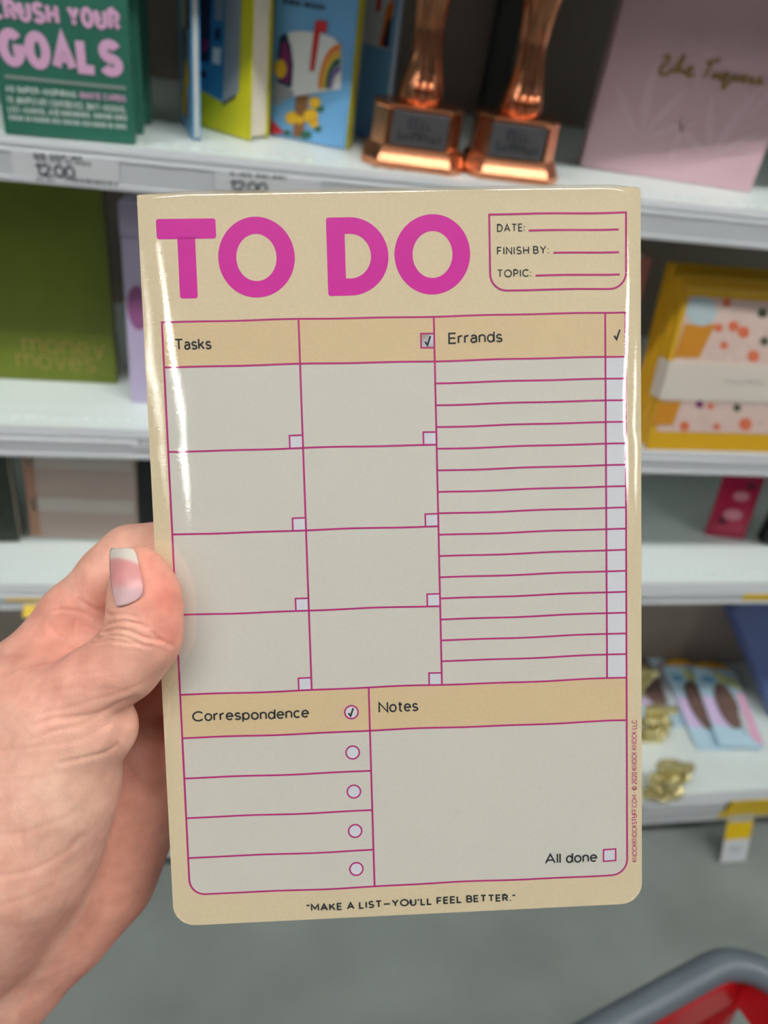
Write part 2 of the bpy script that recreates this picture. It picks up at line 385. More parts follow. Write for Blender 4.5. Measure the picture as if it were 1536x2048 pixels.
# mailbox cover facing the aisle
a, b, w = line_of((540, 270), (690, 300), ZT); dC = (b - a) / w; MC = frame(a, dC[:2])
o = book('gift_book', 'sky blue book with a white mailbox and rainbow on its cover', 'book', MC, w, .158, .026, m_blue)
mailbox_art(MC, o, lambda p: p)
text_px('lettering', '~|~~ |~~~|', MC, (566, 8), (650, 22), (566, -4), .0012, m_navy, o, .2)
box('yellow_back_cover', (w - .003, .0022, .0), (w + .0012, .0185, .158), m_yellow, o)
# the same cover turned away, at its two sides
def turned(a, b, label, px_lo, px_hi, top):
    w = float(np.linalg.norm(b - a)); d_ = (b - a) / w; M4 = frame(a, d_[:2])
    o = thing('gift_book', label, 'book', M4, 'blue mailbox books')
    mc = m_blue
    box('front_cover', (0, 0, 0), (w, .0015, .158), mc, o, .0005); box('page_block', (.001, .0015, .002), (w - .001, .0045, .156), m_paper, o)
    box('back_cover', (0, .0045, 0), (w, .006, .158), mc, o, .0005)
    u = lambda x, z: (x * w, z)
    flat('mailbox_picture', [[u(*q) for q in [(.25, .075), (.9, .075), (.9, .12), (.75, .135), (.35, .135), (.25, .12)]]], m_white, o)
    flat('mailbox_flag', [[u(*q) for q in [(.5, .10), (.6, .10), (.6, .135), (.75, .135), (.75, .15), (.5, .15)]]], m_red, o, -.0008)
    flat('rainbow_band', [[u(.9, .076), u(.9, .115), u(.74, .105), u(.66, .076)]], m_orange, o, -.0008)
    flat('rainbow_band', [[u(.9, .076), u(.9, .100), u(.8, .095), u(.74, .076)]], m_navy, o, -.001)
    if not top: return o
    flat('post_picture', [[u(.45, .01), u(.62, .01), u(.62, .075), u(.45, .075)]], m_brown, o)
    for (x, z) in ((.5, .03), (.66, .045), (.4, .02)): flat('flower_picture', [[u(x + .14 * math.cos(q), z + .010 * math.sin(q)) for q in np.linspace(0, 5.6, 10)]], m_sun, o, -.0008)
    return o
A1, A2 = onZ(365, 250, ZT), onZ(387, 281, ZT)
turned(A2 + (A1 - A2) * 1.25, A2, 'sky blue mailbox book turned edgewise beside the teal boxes', 0, 0, True)
turned(np.array([.098, .790, ZT]), np.array([.128, .750, ZT]), 'sky blue mailbox book turned edgewise behind the copper trophy', 0, 0, False)
# yellow book with the picture of a blue vending box
a, b, w = line_of((393, 250), (500, 283), ZT); dB = (b - a) / w; a = a - dB * .004; w += .004; MB = frame(a, dB[:2])
o = book('gift_book', 'yellow book with a blue vending machine on its cover and thick cream pages', 'book', MB, w, .158, .025, m_yellow)
px_poly('machine_picture', MB, [(380, -6), (452, -6), (447, 205), (380, 168)], m_dblue, o)
px_poly('machine_side_picture', MB, [(453, -6), (484, -6), (478, 185), (448, 206)], m_gray, o, -.0007)
px_poly('machine_shadow_picture', MB, [(446, 199), (472, 190), (472, 196), (446, 213)], m_blk, o, -.0005)  # black strip: the machine's shadow, drawn as part of the cover print
px_poly('machine_window_picture', MB, [(391, -6), (424, -6), (420, 125), (391, 120)], m_navy, o, -.0008)
px_poly('keypad_picture', MB, [(431, -6), (449, -6), (447, 42), (431, 40)], m_gray, o, -.0008)
px_poly('slot_picture', MB, [(432, 56), (443, 58), (441, 82), (430, 80)], m_navy, o, -.0008)
px_poly('sticker_picture', MB, [(427, 95), (444, 97), (441, 130), (426, 126)], m_white, o, -.0008)
px_poly('sticker_picture', MB, [(407, 80), (419, 80), (417, 104), (407, 104)], m_mag, o, -.001)
px_poly('tray_picture', MB, [(391, 134), (414, 146), (412, 158), (391, 146)], m_navy, o, -.0008)

# ------------------------------------------------------------------ copper trophies
m_copper = mat('polished_copper', (222, 150, 112), .24, 1.0, var=.06, scale=30, bump=.05, bscale=120)
m_plaque = mat('dark_grey_plaque', (84, 84, 88), .42, .2)
def octa(w, d, c, z): return [(-w / 2, -d / 2, z), (w / 2, -d / 2, z), (w / 2 + c, -d / 2 + c, z), (w / 2 + c, d / 2 - c, z), (w / 2, d / 2, z), (-w / 2, d / 2, z), (-w / 2 - c, d / 2 - c, z), (-w / 2 - c, -d / 2 + c, z)]
def trophy(pa, pb, label, plaque_px, phase, toes):
    a, b, w = line_of(pa, pb, ZT); d_ = (b - a) / w; sd = np.array([-d_[1], d_[0], 0]); dep = .056
    org = (a + b) / 2 + sd * dep / 2; M4 = frame(org, d_[:2])
    o = thing('trophy', label, 'trophy', M4, 'copper trophies on the shelf')
    def stack(name, levels):
        vs, fs = [], []
        for (z, gw, gd, gc) in levels: vs += octa(gw, gd, gc, z)
        for k in range(len(levels) - 1):
            for i in range(8): j = (i + 1) % 8; fs.append((8 * k + i, 8 * k + j, 8 * k + 8 + j, 8 * k + 8 + i))
        n = len(levels) * 8; fs += [tuple(range(8))[::-1], tuple(range(n - 8, n))]
        return mesh(name, vs, fs, m_copper, o)
    c = .0125
    stack('base_step', [(0, w, dep, c), (.005, w, dep, c), (.0065, w - .001, dep - .002, c), (.0088, w - .002, dep - .005, c), (.0095, w - .003, dep - .006, c), (.0120, w - .004, dep - .009, c), (.0130, w - .005, dep - .011, c), (.0160, w - .007, dep - .014, c - .001)])
    stack('plinth', [(.016, w - .008, dep - .014, c - .002), (.043, w - .010, dep - .016, c - .002), (.045, w - .008, dep - .013, c - .002), (.047, w - .012, dep - .018, c - .002)])
    MP = M4.copy(); MP[:3, 3] = org - sd * (dep / 2 - .0072)
    pl = loc_px(MP, plaque_px); yp = -(dep / 2 - .0072)
    x0 = min(p[0] for p in pl) ; x1 = max(p[0] for p in pl)
    pq = box('plaque', (x0 + .002, yp - .0022, .0175), (x1 - .002, yp + .002, .0428), m_plaque, o, .0006)
    # worn engraving, too fine to read
    st = []
    xm = (x0 + x1) / 2
    for k in range(4): u = xm - .008 + k * .0052; st.append(arc(u, .0348, .0019, .0034, 30 + 40 * k, 300, 8))
    for k in range(8): u = xm - .0155 + k * .0045; st.append(arc(u, .0255, .0017, .0022 + .0012 * (k % 3 == 0), 100 + 70 * k, 330 + 70 * k, 8))
    e = ribbon(st, .0011, lambda u, v: (u, yp - .0028, v), 'engraving', m_blk, o); e.parent = pq
    # figure: dome foot with bosses, fluted stem that pinches and opens again
    zs = np.linspace(0, 1, 46); prof = []
    for q in zs:
        z = .047 + q * .118
        r = np.interp(q, [0, .05, .12, .20, .30, .44, .60, .74, .84, .93, 1], [.0172, .0180, .0165, .0138, .0116, .0106, .0128, .0150, .0140, .0100, .002]); prof.append((z, r, q))
    vs, fs, N = [], [], 40
    for (z, r, q) in prof:
        fl = .16 * (1 - abs(2 * q - 1)) + .05
        for i in range(N):
            th = 2 * math.pi * i / N; rr = r * (1 + fl * math.cos(7 * th + phase + 2.2 * q) * (.5 + .5 * math.sin(9 * q + th)))
            vs.append((rr * math.cos(th), rr * math.sin(th) * .9, z))
    for k in range(len(prof) - 1):
        for i in range(N): j = (i + 1) % N; fs.append((k * N + i, k * N + j, k * N + N + j, k * N + N + i))
    fs.append(tuple(range(len(vs) - N, len(vs)))); fs.append(tuple(range(N))[::-1])
    mesh('figure', vs, fs, m_copper, o, True)
    for k in range(toes):
        th = -math.pi / 2 + (k - (toes - 1) / 2) * .42; bm = bmesh.new()
        bmesh.ops.create_uvsphere(bm, u_segments=16, v_segments=10, radius=1, matrix=Matrix.Translation((.0155 * math.cos(th), .0150 * math.sin(th), .0565)) @ Matrix.Diagonal((.0034, .0042, .0085, 1)))
        obj_bm('drapery_fold', bm, m_copper, o, True)
    return o
trophy((753, 333), (898, 352), 'copper trophy with a dark plaque beside the blue books', [(783, 219), (905, 237), (893, 305), (776, 292)], 0, 3)
trophy((960, 357), (1092, 372), 'copper trophy with a dark plaque beside the pink book', [(983, 246), (1097, 257), (1082, 330), (968, 318)], 1.3, 4)

# ------------------------------------------------------------------ pink album with gold script
m_pink = mat('dusty_pink_cover', (214, 180, 188), .3, var=.025, scale=25, coat=.15)
m_gold = mat('gold_foil', (168, 138, 92), .4, .2); m_leafpink = mat('embossed_leaf_pink', (220, 189, 197), .35)
a, b, w = line_of((1160, 333), (1500, 385), ZT); dP = (b - a) / w; MP = frame(a, dP[:2], math.radians(2))
o = thing('album', 'large dusty pink album with gold script on its cover', 'book', MP)
box('front_cover', (0, 0, 0), (w, .003, .163), m_pink, o, .001); box('back_cover', (0, .019, 0), (w, .022, .163), m_pink, o, .001)
box('spine', (0, .0015, 0), (.003, .0205, .163), m_pink, o, .0005); box('page_block', (.003, .003, .003), (w - .003, .019, .160), m_paper, o)
SCRIPT = [[(8, 26), (18, 32), (22, 20), (8, 10), (12, -2), (28, 0), (30, 12)], [(34, 4), (44, 34), (48, 34), (40, 2), (50, 14), (54, 4), (60, 8)], [(60, 8), (70, 14), (64, 18), (60, 8), (66, 0), (76, 6)],
          [(96, 2), (104, 30), (92, 26)], [(104, 30), (116, 34)], [(110, 2), (114, 12), (116, 3), (122, 13), (124, 3), (130, 6)], [(130, 4), (140, 14), (130, 12), (128, 2), (138, 4)], [(140, 14), (134, -14), (144, -8), (150, 12), (146, 2), (156, 12)],
          [(156, 2), (160, 13), (162, 3), (168, 12)], [(168, 6), (176, 12), (170, 14), (168, 4), (178, 3)], [(180, 3), (184, 12), (190, 8), (186, 2), (198, 5)], [(196, 12), (204, 12), (200, 2), (212, 6)]]
(xa, za), (xb, zb) = loc_px(MP, [(1308, 146), (1525, 172)]); kx = (xb - xa) / 212
def sm(p):
    p = np.array(p, float)
    for _ in range(3):
        p = np.vstack([p[:1]] + [v for i in range(len(p) - 1) for v in (.75 * p[i:i+1] + .25 * p[i+1:i+2], .25 * p[i:i+1] + .75 * p[i+1:i+2])] + [p[-1:]])
    return [tuple(v) for v in p]
ribbon([sm(p) for p in SCRIPT], .0030 / kx, lambda u, v: (xa + u * kx, -.0008, za + (zb - za) * u / 212 + v * kx * 1.0), 'gold_lettering', m_gold, o)
leaves = []
for (cx, cz, ang, L) in ((.05, .03, 60, .06), (.05, .03, 95, .07), (.05, .03, 130, .06), (.05, .03, 25, .055), (.12, .025, 70, .07), (.12, .025, 110, .06), (.12, .025, 150, .05), (.12, .025, 35, .05), (.085, .01, 90, .05), (.14, .06, 60, .04)):
    ca, sa = math.cos(math.radians(ang)), math.sin(math.radians(ang))
    leaves.append([(cx + ca * L * q - sa * L * .1 * math.sin(math.pi * q), cz + sa * L * q + ca * L * .1 * math.sin(math.pi * q)) for q in np.linspace(0, 1, 9)] + [(cx + ca * L * q + sa * L * .03 * math.sin(math.pi * q), cz + sa * L * q - ca * L * .03 * math.sin(math.pi * q)) for q in np.linspace(.9, .1, 8)])
flat('embossed_leaves', [[(x, z) for (x, z) in l if True] for l in leaves], m_leafpink, o)

# ------------------------------------------------------------------ second shelf
m_olive = mat('olive_green_cover', (104, 118, 22), .5, var=.05, scale=30); m_goldline = mat('gold_line_foil', (190, 160, 96), .35, .5)
a, b = onZ(0, 757, Z2), onZ(235, 768, Z2); dO = _n(b - a); a = b - dO * .152
top = onX(190, 402, b[0] - .002); hO = float(top[2] - Z2); leanO = max(0, math.atan2(top[1] - b[1], hO)); print('olive', hO, math.degrees(leanO), top)
leanO = min(leanO, .12); MO = frame(a, dO[:2], leanO)
o = book('hardcover_book', 'olive green book with gold outlined lettering leaning on the shelf back', 'book', MO, .152, .215, .018, m_olive)
text_px('gold_lettering', 'money', MO, (48, 704), (212, 714), (50, 668), .0011, m_goldline, o, .2)
text_px('gold_lettering', 'moves', MO, (36, 734), (192, 744), (38, 698), .0011, m_goldline, o, .2)
m_floral = mat('dark_floral_cover', (58, 60, 36), .5, var=.3, scale=90)
Mf = frame(a + np.array([-.01, .036, 0]), (1, 0), leanO); o = book('hardcover_book', 'dark floral book standing behind the olive green book', 'book', Mf, .158, .228, .012, m_floral)
for (x, z, r, mm) in ((.03, .222, .004, m_red), (.06, .221, .004, m_orange), (.085, .222, .0035, m_navy), (.11, .221, .004, m_red), (.135, .222, .0035, m_gray)): flat('flower_picture', [ell(x, z, r, r, 10)], mm, o)
m_lav = mat('lilac_box_card', (196, 186, 218), .5); m_lavp = mat('lilac_print', (150, 90, 140), .5)
a = onZ(262, 804, Z2); M4 = frame(a, (1, -.1), math.radians(3))
o = thing('gift_box', 'tall lilac box standing beside the olive green book', 'box', M4)
box('body', (0, 0, 0), (.10, .03, .165), m_lav, o, .001); box('lid', (-.0006, -.0006, .166), (.1006, .0306, .195), m_lav, o, .001)
flat('plum_print', [ell(.012, .10, .010, .022, 14)], m_lavp, o)
# yellow notebook sets on the right
m_ycov = mat('yellow_board', (214, 166, 30), .45); m_floralp = mat('pale_floral_paper', (214, 190, 180), .6, var=.06, scale=120); m_band = mat('cream_band_paper', (214, 206, 194), .6)
m_coral = mat('coral_print', (214, 110, 76), .6); m_ochre = mat('ochre_print', (196, 132, 30), .6); m_skyp = mat('pale_blue_print', (178, 196, 200), .6); m_dgreen = mat('dark_green_print', (70, 80, 60), .6)
a, b = onZ(1294, 902, Z2), onZ(1515, 906, Z2); dN = _n(b - a); wN = float(np.linalg.norm(b - a)) ; wN = .175
top = onX(1385, 578, a[0] + .004); hN = float(np.hypot(top[2] - Z2, top[1] - a[1])); leanN = math.atan2(top[1] - a[1], top[2] - Z2); print('notebook', hN, math.degrees(leanN), top, a)
labs = ['yellow edged notebook set with cream paper band, frontmost of its stack', 'yellow edged notebook set right behind the frontmost one', 'yellow edged notebook set at the back of its stack']
for k in range(3):
    MN = frame(a + np.array([.003 * k, .022 * k, 0]) + np.array([0, .002, 0]), dN[:2], leanN)
    o = thing('notebook_set', labs[k], 'notebook', MN, 'yellow notebook sets')
    hh = hN + .004 * k
    box('front_board', (0, 0, 0), (wN, .004, hh), m_ycov, o, .0012); box('page_block', (.002, .004, .003), (wN - .004, .015, hh - .003), m_ycov, o); box('back_board', (0, .015, 0), (wN, .018, hh), m_ycov, o, .0012)
    if k == 0:
        px_poly('cover_paper', MN, [(1378, 592), (1620, 610), (1545, 868), (1312, 862)], m_floralp, o)
        px_poly('ochre_shape', MN, [(1368, 648), (1430, 648), (1398, 715), (1348, 715)], m_ochre, o, -.0009)
        px_poly('ochre_shape', MN, [(1318, 803), (1362, 803), (1345, 850), (1300, 850)], m_ochre, o, -.0009)
        px_poly('blue_disc', MN, [(1402 + 31 * math.cos(q), 622 + 30 * math.sin(q)) for q in np.linspace(0, 6.1, 20)], m_skyp, o, -.001)
        for (x, y, r, mm) in ((1452, 605, 9, m_coral), (1466, 652, 11, m_coral), (1486, 664, 12, m_coral), (1447, 690, 8, m_coral), (1436, 655, 9, m_coral), (1524, 626, 10, m_dgreen), (1528, 682, 9, m_dgreen), (1506, 712, 12, m_coral), (1368, 852, 10, m_coral), (1432, 853, 7, m_coral), (1490, 848, 13, m_coral), (1473, 815, 8, m_dgreen), (1420, 812, 7, m_coral), (1398, 808, 8, m_mag)):
            px_poly('blossom', MN, [(x + r * math.cos(q), y + r * math.sin(q)) for q in np.linspace(0, 5.7, 10)], mm, o, -.001)
        (x0, z0), (x1, z1) = loc_px(MN, [(1326, 798), (1345, 722)])
        bd = box('paper_band', (-.0006, -.0022, z0), (wN + .0006, .0186, z1), m_band, o)
        st = [arc(.072 + .0055 * q, (z0 + z1) / 2 + .002, .0018, .0022, 60 * q, 60 * q + 240, 7) for q in range(9)]
        e = ribbon(st, .0007, lambda u, v: (u, -.0026, v), 'band_print', m_gray, o); e.parent = bd
m_pinkb = mat('rose_pink_cover', (206, 140, 138), .5)
M4 = frame(np.array([.303, .735, Z2]), (1, 0), leanN * .6)
o = thing('notebook_set', 'rose pink notebook with a cream paper band beside the yellow notebook sets', 'notebook', M4)
box('front_board', (0, 0, 0), (.13, .003, .175), m_pinkb, o, .001); box('page_block', (.002, .003, .002), (.129, .028, .173), m_paper, o); box('back_board', (0, .028, 0), (.13, .031, .175), m_pinkb, o, .001)
box('paper_band', (-.0005, -.0006, .045), (.1305, .0316, .06), m_band, o)
m_teal = mat('teal_box_card', (70, 140, 116), .5)
a = onZ(1519, 905, Z2); M4 = frame(np.array([a[0] + .042, .668, Z2]), (1, 0)); o = thing('small_box', 'small teal box next to the yellow notebook sets', 'box', M4); box('body', (0, 0, 0), (.08, .05, .03), m_teal, o, .001); box('lid', (-.0006, -.0006, .0304), (.0806, .0506, .042), m_teal, o, .001)

# ------------------------------------------------------------------ third shelf
m_cream = mat('cream_planner_cover', (206, 186, 176), .55); m_stripe = mat('pale_stripe_print', (222, 214, 206), .55); m_peach = mat('peach_edge', (196, 150, 124), .6)
a, b = onZ(62, 1078, Z3), onZ(278, 1084, Z3); dl = _n(b - a); w = float(np.linalg.norm(b - a)); M4 = frame(a, dl[:2], math.radians(10))
o = book('planner', 'cream planner with pale stripes leaning on the shelf back', 'book', M4, w, .135, .02, m_cream)
for (z0, z1) in ((.035, .052), (.09, .104)): flat('stripe', [[(.004, z0), (w - .004, z0), (w - .004, z1), (.004, z1)]], m_stripe, o)
flat('edge_print', [[(0.001, .002), (.012, .002), (.012, .133), (.001, .133)]], m_peach, o)
m_dkgreen = mat('dark_green_cover', (54, 64, 52), .6, var=.25, scale=60)
M4 = frame(np.array([a[0] - .135, a[1] - .014, Z3]), (1, .05), math.radians(8)); o = book('planner', 'dark green patterned planner beside the cream planner', 'book', M4, .125, .14, .02, m_dkgreen)
for k in range(14): flat('leaf_picture', [ell(.085 + .03 * random.random(), .01 + .009 * k, .006, .004, 8)], m_dgreen if k % 3 else m_peach, o)
M4 = frame(np.array([b[0] + .003, b[1] - .002, Z3]), (1, 0), math.radians(10)); o = thing('notebook', 'slim black notebook beside the cream planner', 'notebook', M4)
box('front_cover', (0, 0, 0), (.09, .002, .14), m_blk, o, .001); box('page_block', (.002, .002, .002), (.089, .013, .138), m_paper, o); box('back_cover', (0, .013, 0), (.09, .015, .14), m_blk, o, .001)
m_crim = mat('crimson_pack_film', (196, 34, 80), .35); m_crimp = mat('rose_print', (232, 150, 170), .4)
a, b = onZ(1412, 1076, Z3), onZ(1492, 1086, Z3); dp = _n(b - a); w = float(np.linalg.norm(b - a)); M4 = frame(a, dp[:2], math.radians(14)); top = onY(1432, 950, a[1] + .02); h = max(.06, float(top[2] - Z3)); print('pack', w, h)
o = thing('snack_packet', 'small crimson packet with pale print standing on the shelf', 'packet', M4)
# pillow shape
vs, fs, N = [], [], 10
for s in (-1, 1):
    for j in range(N + 1):
        for i in range(N + 1):
            u, v = i / N, j / N; vs.append((u * w, s * .008 * (math.sin(math.pi * u) * math.sin(math.pi * v)) ** .5 + .009, v * h * 1.05))
for s in range(2):
    for j in range(N):
        for i in range(N): q = s * (N + 1) ** 2 + j * (N + 1) + i; f = (q, q + 1, q + N + 2, q + N + 1); fs.append(f if s == 0 else f[::-1])
body = mesh('pouch', vs, fs, m_crim, o, True)
box('top_seal', (0, .0075, h * 1.03), (w, .0105, h * 1.14), m_crim, o, .0008)
for (x, z, r, mm) in ((.5, .72, .2, m_crimp), (.45, .42, .24, m_crimp), (.25, .3, .1, m_blk), (.65, .9, .1, m_blk)): flat('print', [ell(x * w, z * h, r * w, r * w * .6, 12)], mm, o, -.0003)
M4 = frame(np.array([b[0] + .022, b[1] - .004, Z3]), (1, -.2), math.radians(6)); o = book('hardcover_book', 'black book with a bright floral print beside the crimson packet', 'book', M4, .10, .13, .02, m_blk)
for k in range(16): flat('flower_picture', [ell(.008 + .08 * random.random(), .01 + .11 * random.random(), .006, .006, 8)], random.choice([m_orange, m_leaf, m_sun, m_red]), o, -.0005 - k * .00003)

# ------------------------------------------------------------------ lowest shelf: card packs, gold chains, blue board
m_card1 = mat('pastel_blue_card', (196, 228, 246), .4); m_card2 = mat('pastel_lilac_card', (224, 204, 244), .4); m_card3 = mat('pastel_yellow_card', (226, 232, 170), .4); m_card4 = mat('pastel_pink_card', (236, 180, 210), .4)
m_oran = mat('orange_tab', (222, 160, 40), .4); m_hair = mat('brown_fibre', (112, 88, 80), .55, var=.15, scale=200); m_film = mat('clear_blister', (215, 225, 230), .1)
def card_pack(tl, bl, br, label, dz):
    """flat hang card lying on the deck, a little propped up at its far end"""
    TL, BL, BR = onZ(*tl, ZB), onZ(*bl, ZB), onZ(*br, ZB)
    x = _n(BR - BL); w = float(np.linalg.norm(BR - BL)); h = float(np.linalg.norm(TL - BL))
    y = np.array([-x[1], x[0], 0]); M4 = np.eye(4); tilt = .10
    up = y * math.cos(tilt) + np.array([0, 0, 1]) * math.sin(tilt); n = np.cross(x, up)
    M4[:3, 0] = x; M4[:3, 1] = -n; M4[:3, 2] = up; M4[:3, 3] = BL + np.array([0, 0, dz]); M4[:3, 1] = np.cross(up, x)
    o = thing('card_pack', label, 'card pack', M4, 'pastel card packs')
    outl = rrect(0, 0, w, h * .86, .006)
    bm = bmesh.new()
    for (yy) in (0, .002): pass
    f = bm.faces.new([bm.verts.new((p[0], 0, p[1])) for p in outl]); r = bmesh.ops.extrude_face_region(bm, geom=[f])
    bmesh.ops.translate(bm, verts=[v for v in r['geom'] if isinstance(v, bmesh.types.BMVert)], vec=(0, .002, 0)); obj_bm('backing_card', bm, m_card1, o)
    flat('lilac_stripe', [[(0.001, h * .22), (w * .5, h * .20), (w * .32, h * .5), (.001, h * .55)]], m_card2, o)
    flat('pink_stripe', [[(w * .99, h * .02), (w * .99, h * .58), (w * .82, h * .6), (w * .78, h * .1)]], m_card4, o)
    flat('yellow_stripe', [[(w * .45, h * .84), (w * .98, h * .74), (w * .98, h * .62), (w * .5, h * .70)]], m_card3, o)
    flat('blue_logo', [[(w * .1 + q[0] * w * .35, h * .68 + q[1] * h * .08) for q in ell(.5, .5, .5, .5, 14)]], mat('logo_blue', (110, 176, 214), .4), o, -.0007)
    tb = [(w * .5 + q[0], h * .86 + q[1]) for q in ell(0, 0, w * .42, h * .075, 22)]
    flat('orange_tab', [tb], m_oran, o, .0003); flat('orange_tab_back', [tb], m_oran, o, .0016)
    bm = bmesh.new(); bmesh.ops.create_uvsphere(bm, u_segments=18, v_segments=12, radius=1, matrix=Matrix.Translation((w * .50, -.003, h * .43)) @ Matrix.Diagonal((w * .24, .006, h * .25, 1))); obj_bm('hair_bundle', bm, m_hair, o, True)
    bm = bmesh.new(); bmesh.ops.create_uvsphere(bm, u_segments=14, v_segments=10, radius=1, matrix=Matrix.Translation((w * .70, -.004, h * .26)) @ Matrix.Diagonal((w * .07, .006, h * .14, 1))); obj_bm('pale_clip', bm, m_film, o, True)
    return o
card_pack((1300, 1285), (1288, 1462), (1398, 1450), 'pastel rainbow card pack at the back under the overlapping ones', .001)
card_pack((1395, 1338), (1394, 1502), (1474, 1500), 'pastel rainbow card pack in the middle of the overlapping ones', .004)
card_pack((1422, 1345), (1432, 1502), (1524, 1508), 'pastel rainbow card pack lying on top of the overlapping ones', .016)
m_goldm = mat('pale_gold_metal', (232, 220, 160), .26, .7)
def torus(bm, M, R, r, sx=1.5):
    n1, n2 = 22, 8; vs = []
    for i in range(n1):
        t = 2 * math.pi * i / n1; c = (R * math.cos(t) * sx, R * math.sin(t))
        for j in range(n2):
            p = 2 * math.pi * j / n2; vs.append(bm.verts.new(M @ Vector((c[0] + r * math.cos(p) * math.cos(t), c[1] + r * math.cos(p) * math.sin(t), r * math.sin(p)))))
    for i in range(n1):
        for j in range(n2): bm.faces.new([vs[i * n2 + j], vs[((i + 1) % n1) * n2 + j], vs[((i + 1) % n1) * n2 + (j + 1) % n2], vs[i * n2 + (j + 1) % n2]])
def chain(px, h, nlink, bar, label, seed):
    """a heap of gold chain links on a flat bar foot"""
    rr = random.Random(seed); p = onZ(*px, ZB); o = thing('chain_ornament', label, 'chain', frame(p, (1, -.1)), 'pale gold chain ornaments')
    box('bar_foot', (-.032, -.009, 0), (.032, .009, .007), m_goldm, o, .002)
    box('bar_foot', (-.030, -.008, .0075), (.030, .008, .013), m_goldm, o, .002)
    for k in range(nlink):
        z = .020 + (h - .026) * k / max(1, nlink - 1); bm = bmesh.new()
        M = Matrix.Translation((rr.uniform(-.012, .012), rr.uniform(-.008, .008), z)) @ Matrix.Rotation(rr.uniform(0, 6.28), 4, 'Z') @ Matrix.Rotation(rr.uniform(.1, 1.3), 4, 'X') @ Matrix.Rotation(rr.uniform(-.4, .4), 4, 'Y')
        torus(bm, M, .012, .0042); obj_bm('chain_link', bm, m_goldm, o, True)
    box('bar_top', (-.030, -.007, h - .006), (.030, .007, h + .008), m_goldm, o, .004, 3)
chain((1318, 1592), .085, 13, 1, 'pale gold chain link ornament at the very front of the shelf', 3)
chain((1290, 1478), .085, 11, 1, 'pale gold chain link ornament behind the frontmost one', 5)
chain((1262, 1392), .07, 9, 1, 'pale gold chain link ornament next to the rearmost card pack', 8)
m_per = mat('periwinkle_board', (92, 112, 168), .35, var=.03, scale=20)
bl = onZ(1548, 1452, ZB); tp = onY(1446, 1205, .932); dy = tp[1] - bl[1]; dzz = tp[2] - bl[2]
ln = math.atan2(dy, dzz); hB = float(np.hypot(dy, dzz)); xd = np.array([1, -.0, 0]); print('board', bl, tp, hB, math.degrees(ln))
sx = (tp[0] - bl[0]) / hB
M4 = frame(bl + np.array([.0, 0, .0]), (1, 0), ln)
M4s = M4.copy(); zz = _n(M4[:3, 2] + M4[:3, 0] * sx); M4s[:3, 2] = zz; M4s[:3, 0] = _n(M4[:3, 0] - zz * (M4[:3, 0] @ zz)); M4s[:3, 1] = np.cross(M4s[:3, 2], M4s[:3, 0])
o = thing('gift_box', 'wide flat periwinkle blue box leaning on the back of the lowest shelf', 'box', lift(M4s, .03))
box('lid', (0, 0, 0), (.26, .012, hB), m_per, o, .001); box('tray', (.001, .0125, .001), (.259, .03, hB - .001), m_per, o, .001)

# ------------------------------------------------------------------ price labels on the rails
m_lab = mat('price_paper', (214, 218, 222), .5); m_ink = mat('label_ink', (70, 76, 82), .7); m_ylab = mat('sale_yellow', (226, 190, 10), .45); m_clear = mat('clear_clip', (180, 178, 160), .25)
def rail_label(pxs, key, label, price=None, yellow=False, barcode=None, lines=(), name='price_label'):
    z = SH[key]; M4 = frame((0, YF - .0054, z), (1, 0)); q = loc_px(M4, pxs); x0, x1 = min(p[0] for p in q), max(p[0] for p in q); zz0, zz1 = min(p[1] for p in q), max(p[1] for p in q)
    lo = {'top': -.0265, 'second': -.0225, 'third': -.0225, 'base': -.0625}[key]; zz0 = max(zz0, lo); zz1 = min(zz1, -.0088)
    Mt = M4.copy(); Mt[:3, 3] += np.array([x0, 0, zz0])
    o = thing(name, label, 'price label', Mt)
    box('paper', (0, 0, 0), (x1 - x0, .0022, zz1 - zz0), m_ylab if yellow else m_lab, o)
    for (s, a, b, c, wt) in lines: text_px('print', s, Mt, a, b, c, wt, m_ink, o, .15)
    if barcode:
        (xa, za), (xb, zb) = loc_px(Mt, barcode); rr = random.Random(4); bars = []; x = xa
        while x < xb: wd = rr.choice([.0006, .0012, .0018]); bars.append([(x, za), (x + wd, za), (x + wd, zb), (x, zb)]); x += wd + rr.choice([.0006, .001, .0016])
        flat('barcode', bars, m_ink, o, -.0003)
    return o
rail_label([(20, 300), (240, 378)], 'top', 'white shelf label priced 12.00 below the teal card boxes', lines=[
    ('~|~ ~~|~ |~~', (67, 312), (166, 320), (68, 305), .0009), ('~|~ ~|~ |~ ~|~~', (70, 319), (184, 331), (70, 313), .0006),
    ('12.00', (72, 351), (152, 358), (73, 325), .0016), ('~| ~|', (73, 361), (110, 364), (73, 355), .0006)], barcode=[(132, 374), (236, 364)])
rail_label([(430, 330), (640, 400)], 'top', 'white shelf label priced 12.00 below the blue mailbox book', lines=[
    ('~ |~~ ~~| ~~|', (460, 350), (572, 359), (460, 342), .0009), ('12.00', (459, 382), (535, 389), (460, 358), .0016)])
rail_label([(1300, 1606), (1462, 1606), (1300, 1632)], 'base', 'long blank white label on the lowest shelf edge')
rail_label([(1458, 1602), (1600, 1628)], 'base', 'yellow sale label on the lowest shelf edge', yellow=True)
rail_label([(8, 1182), (112, 1202)], 'third', 'yellow sale label on the shelf edge behind the hand', yellow=True)
rail_label([(1494, 1184), (1600, 1200)], 'third', 'yellow sale label on the shelf edge below the crimson packet', yellow=True)
rail_label([(262, 880), (300, 902)], 'second', 'white shelf label with grey print below the lilac box', lines=[('~| ~', (276, 886), (300, 887), (276, 880), .0009)])
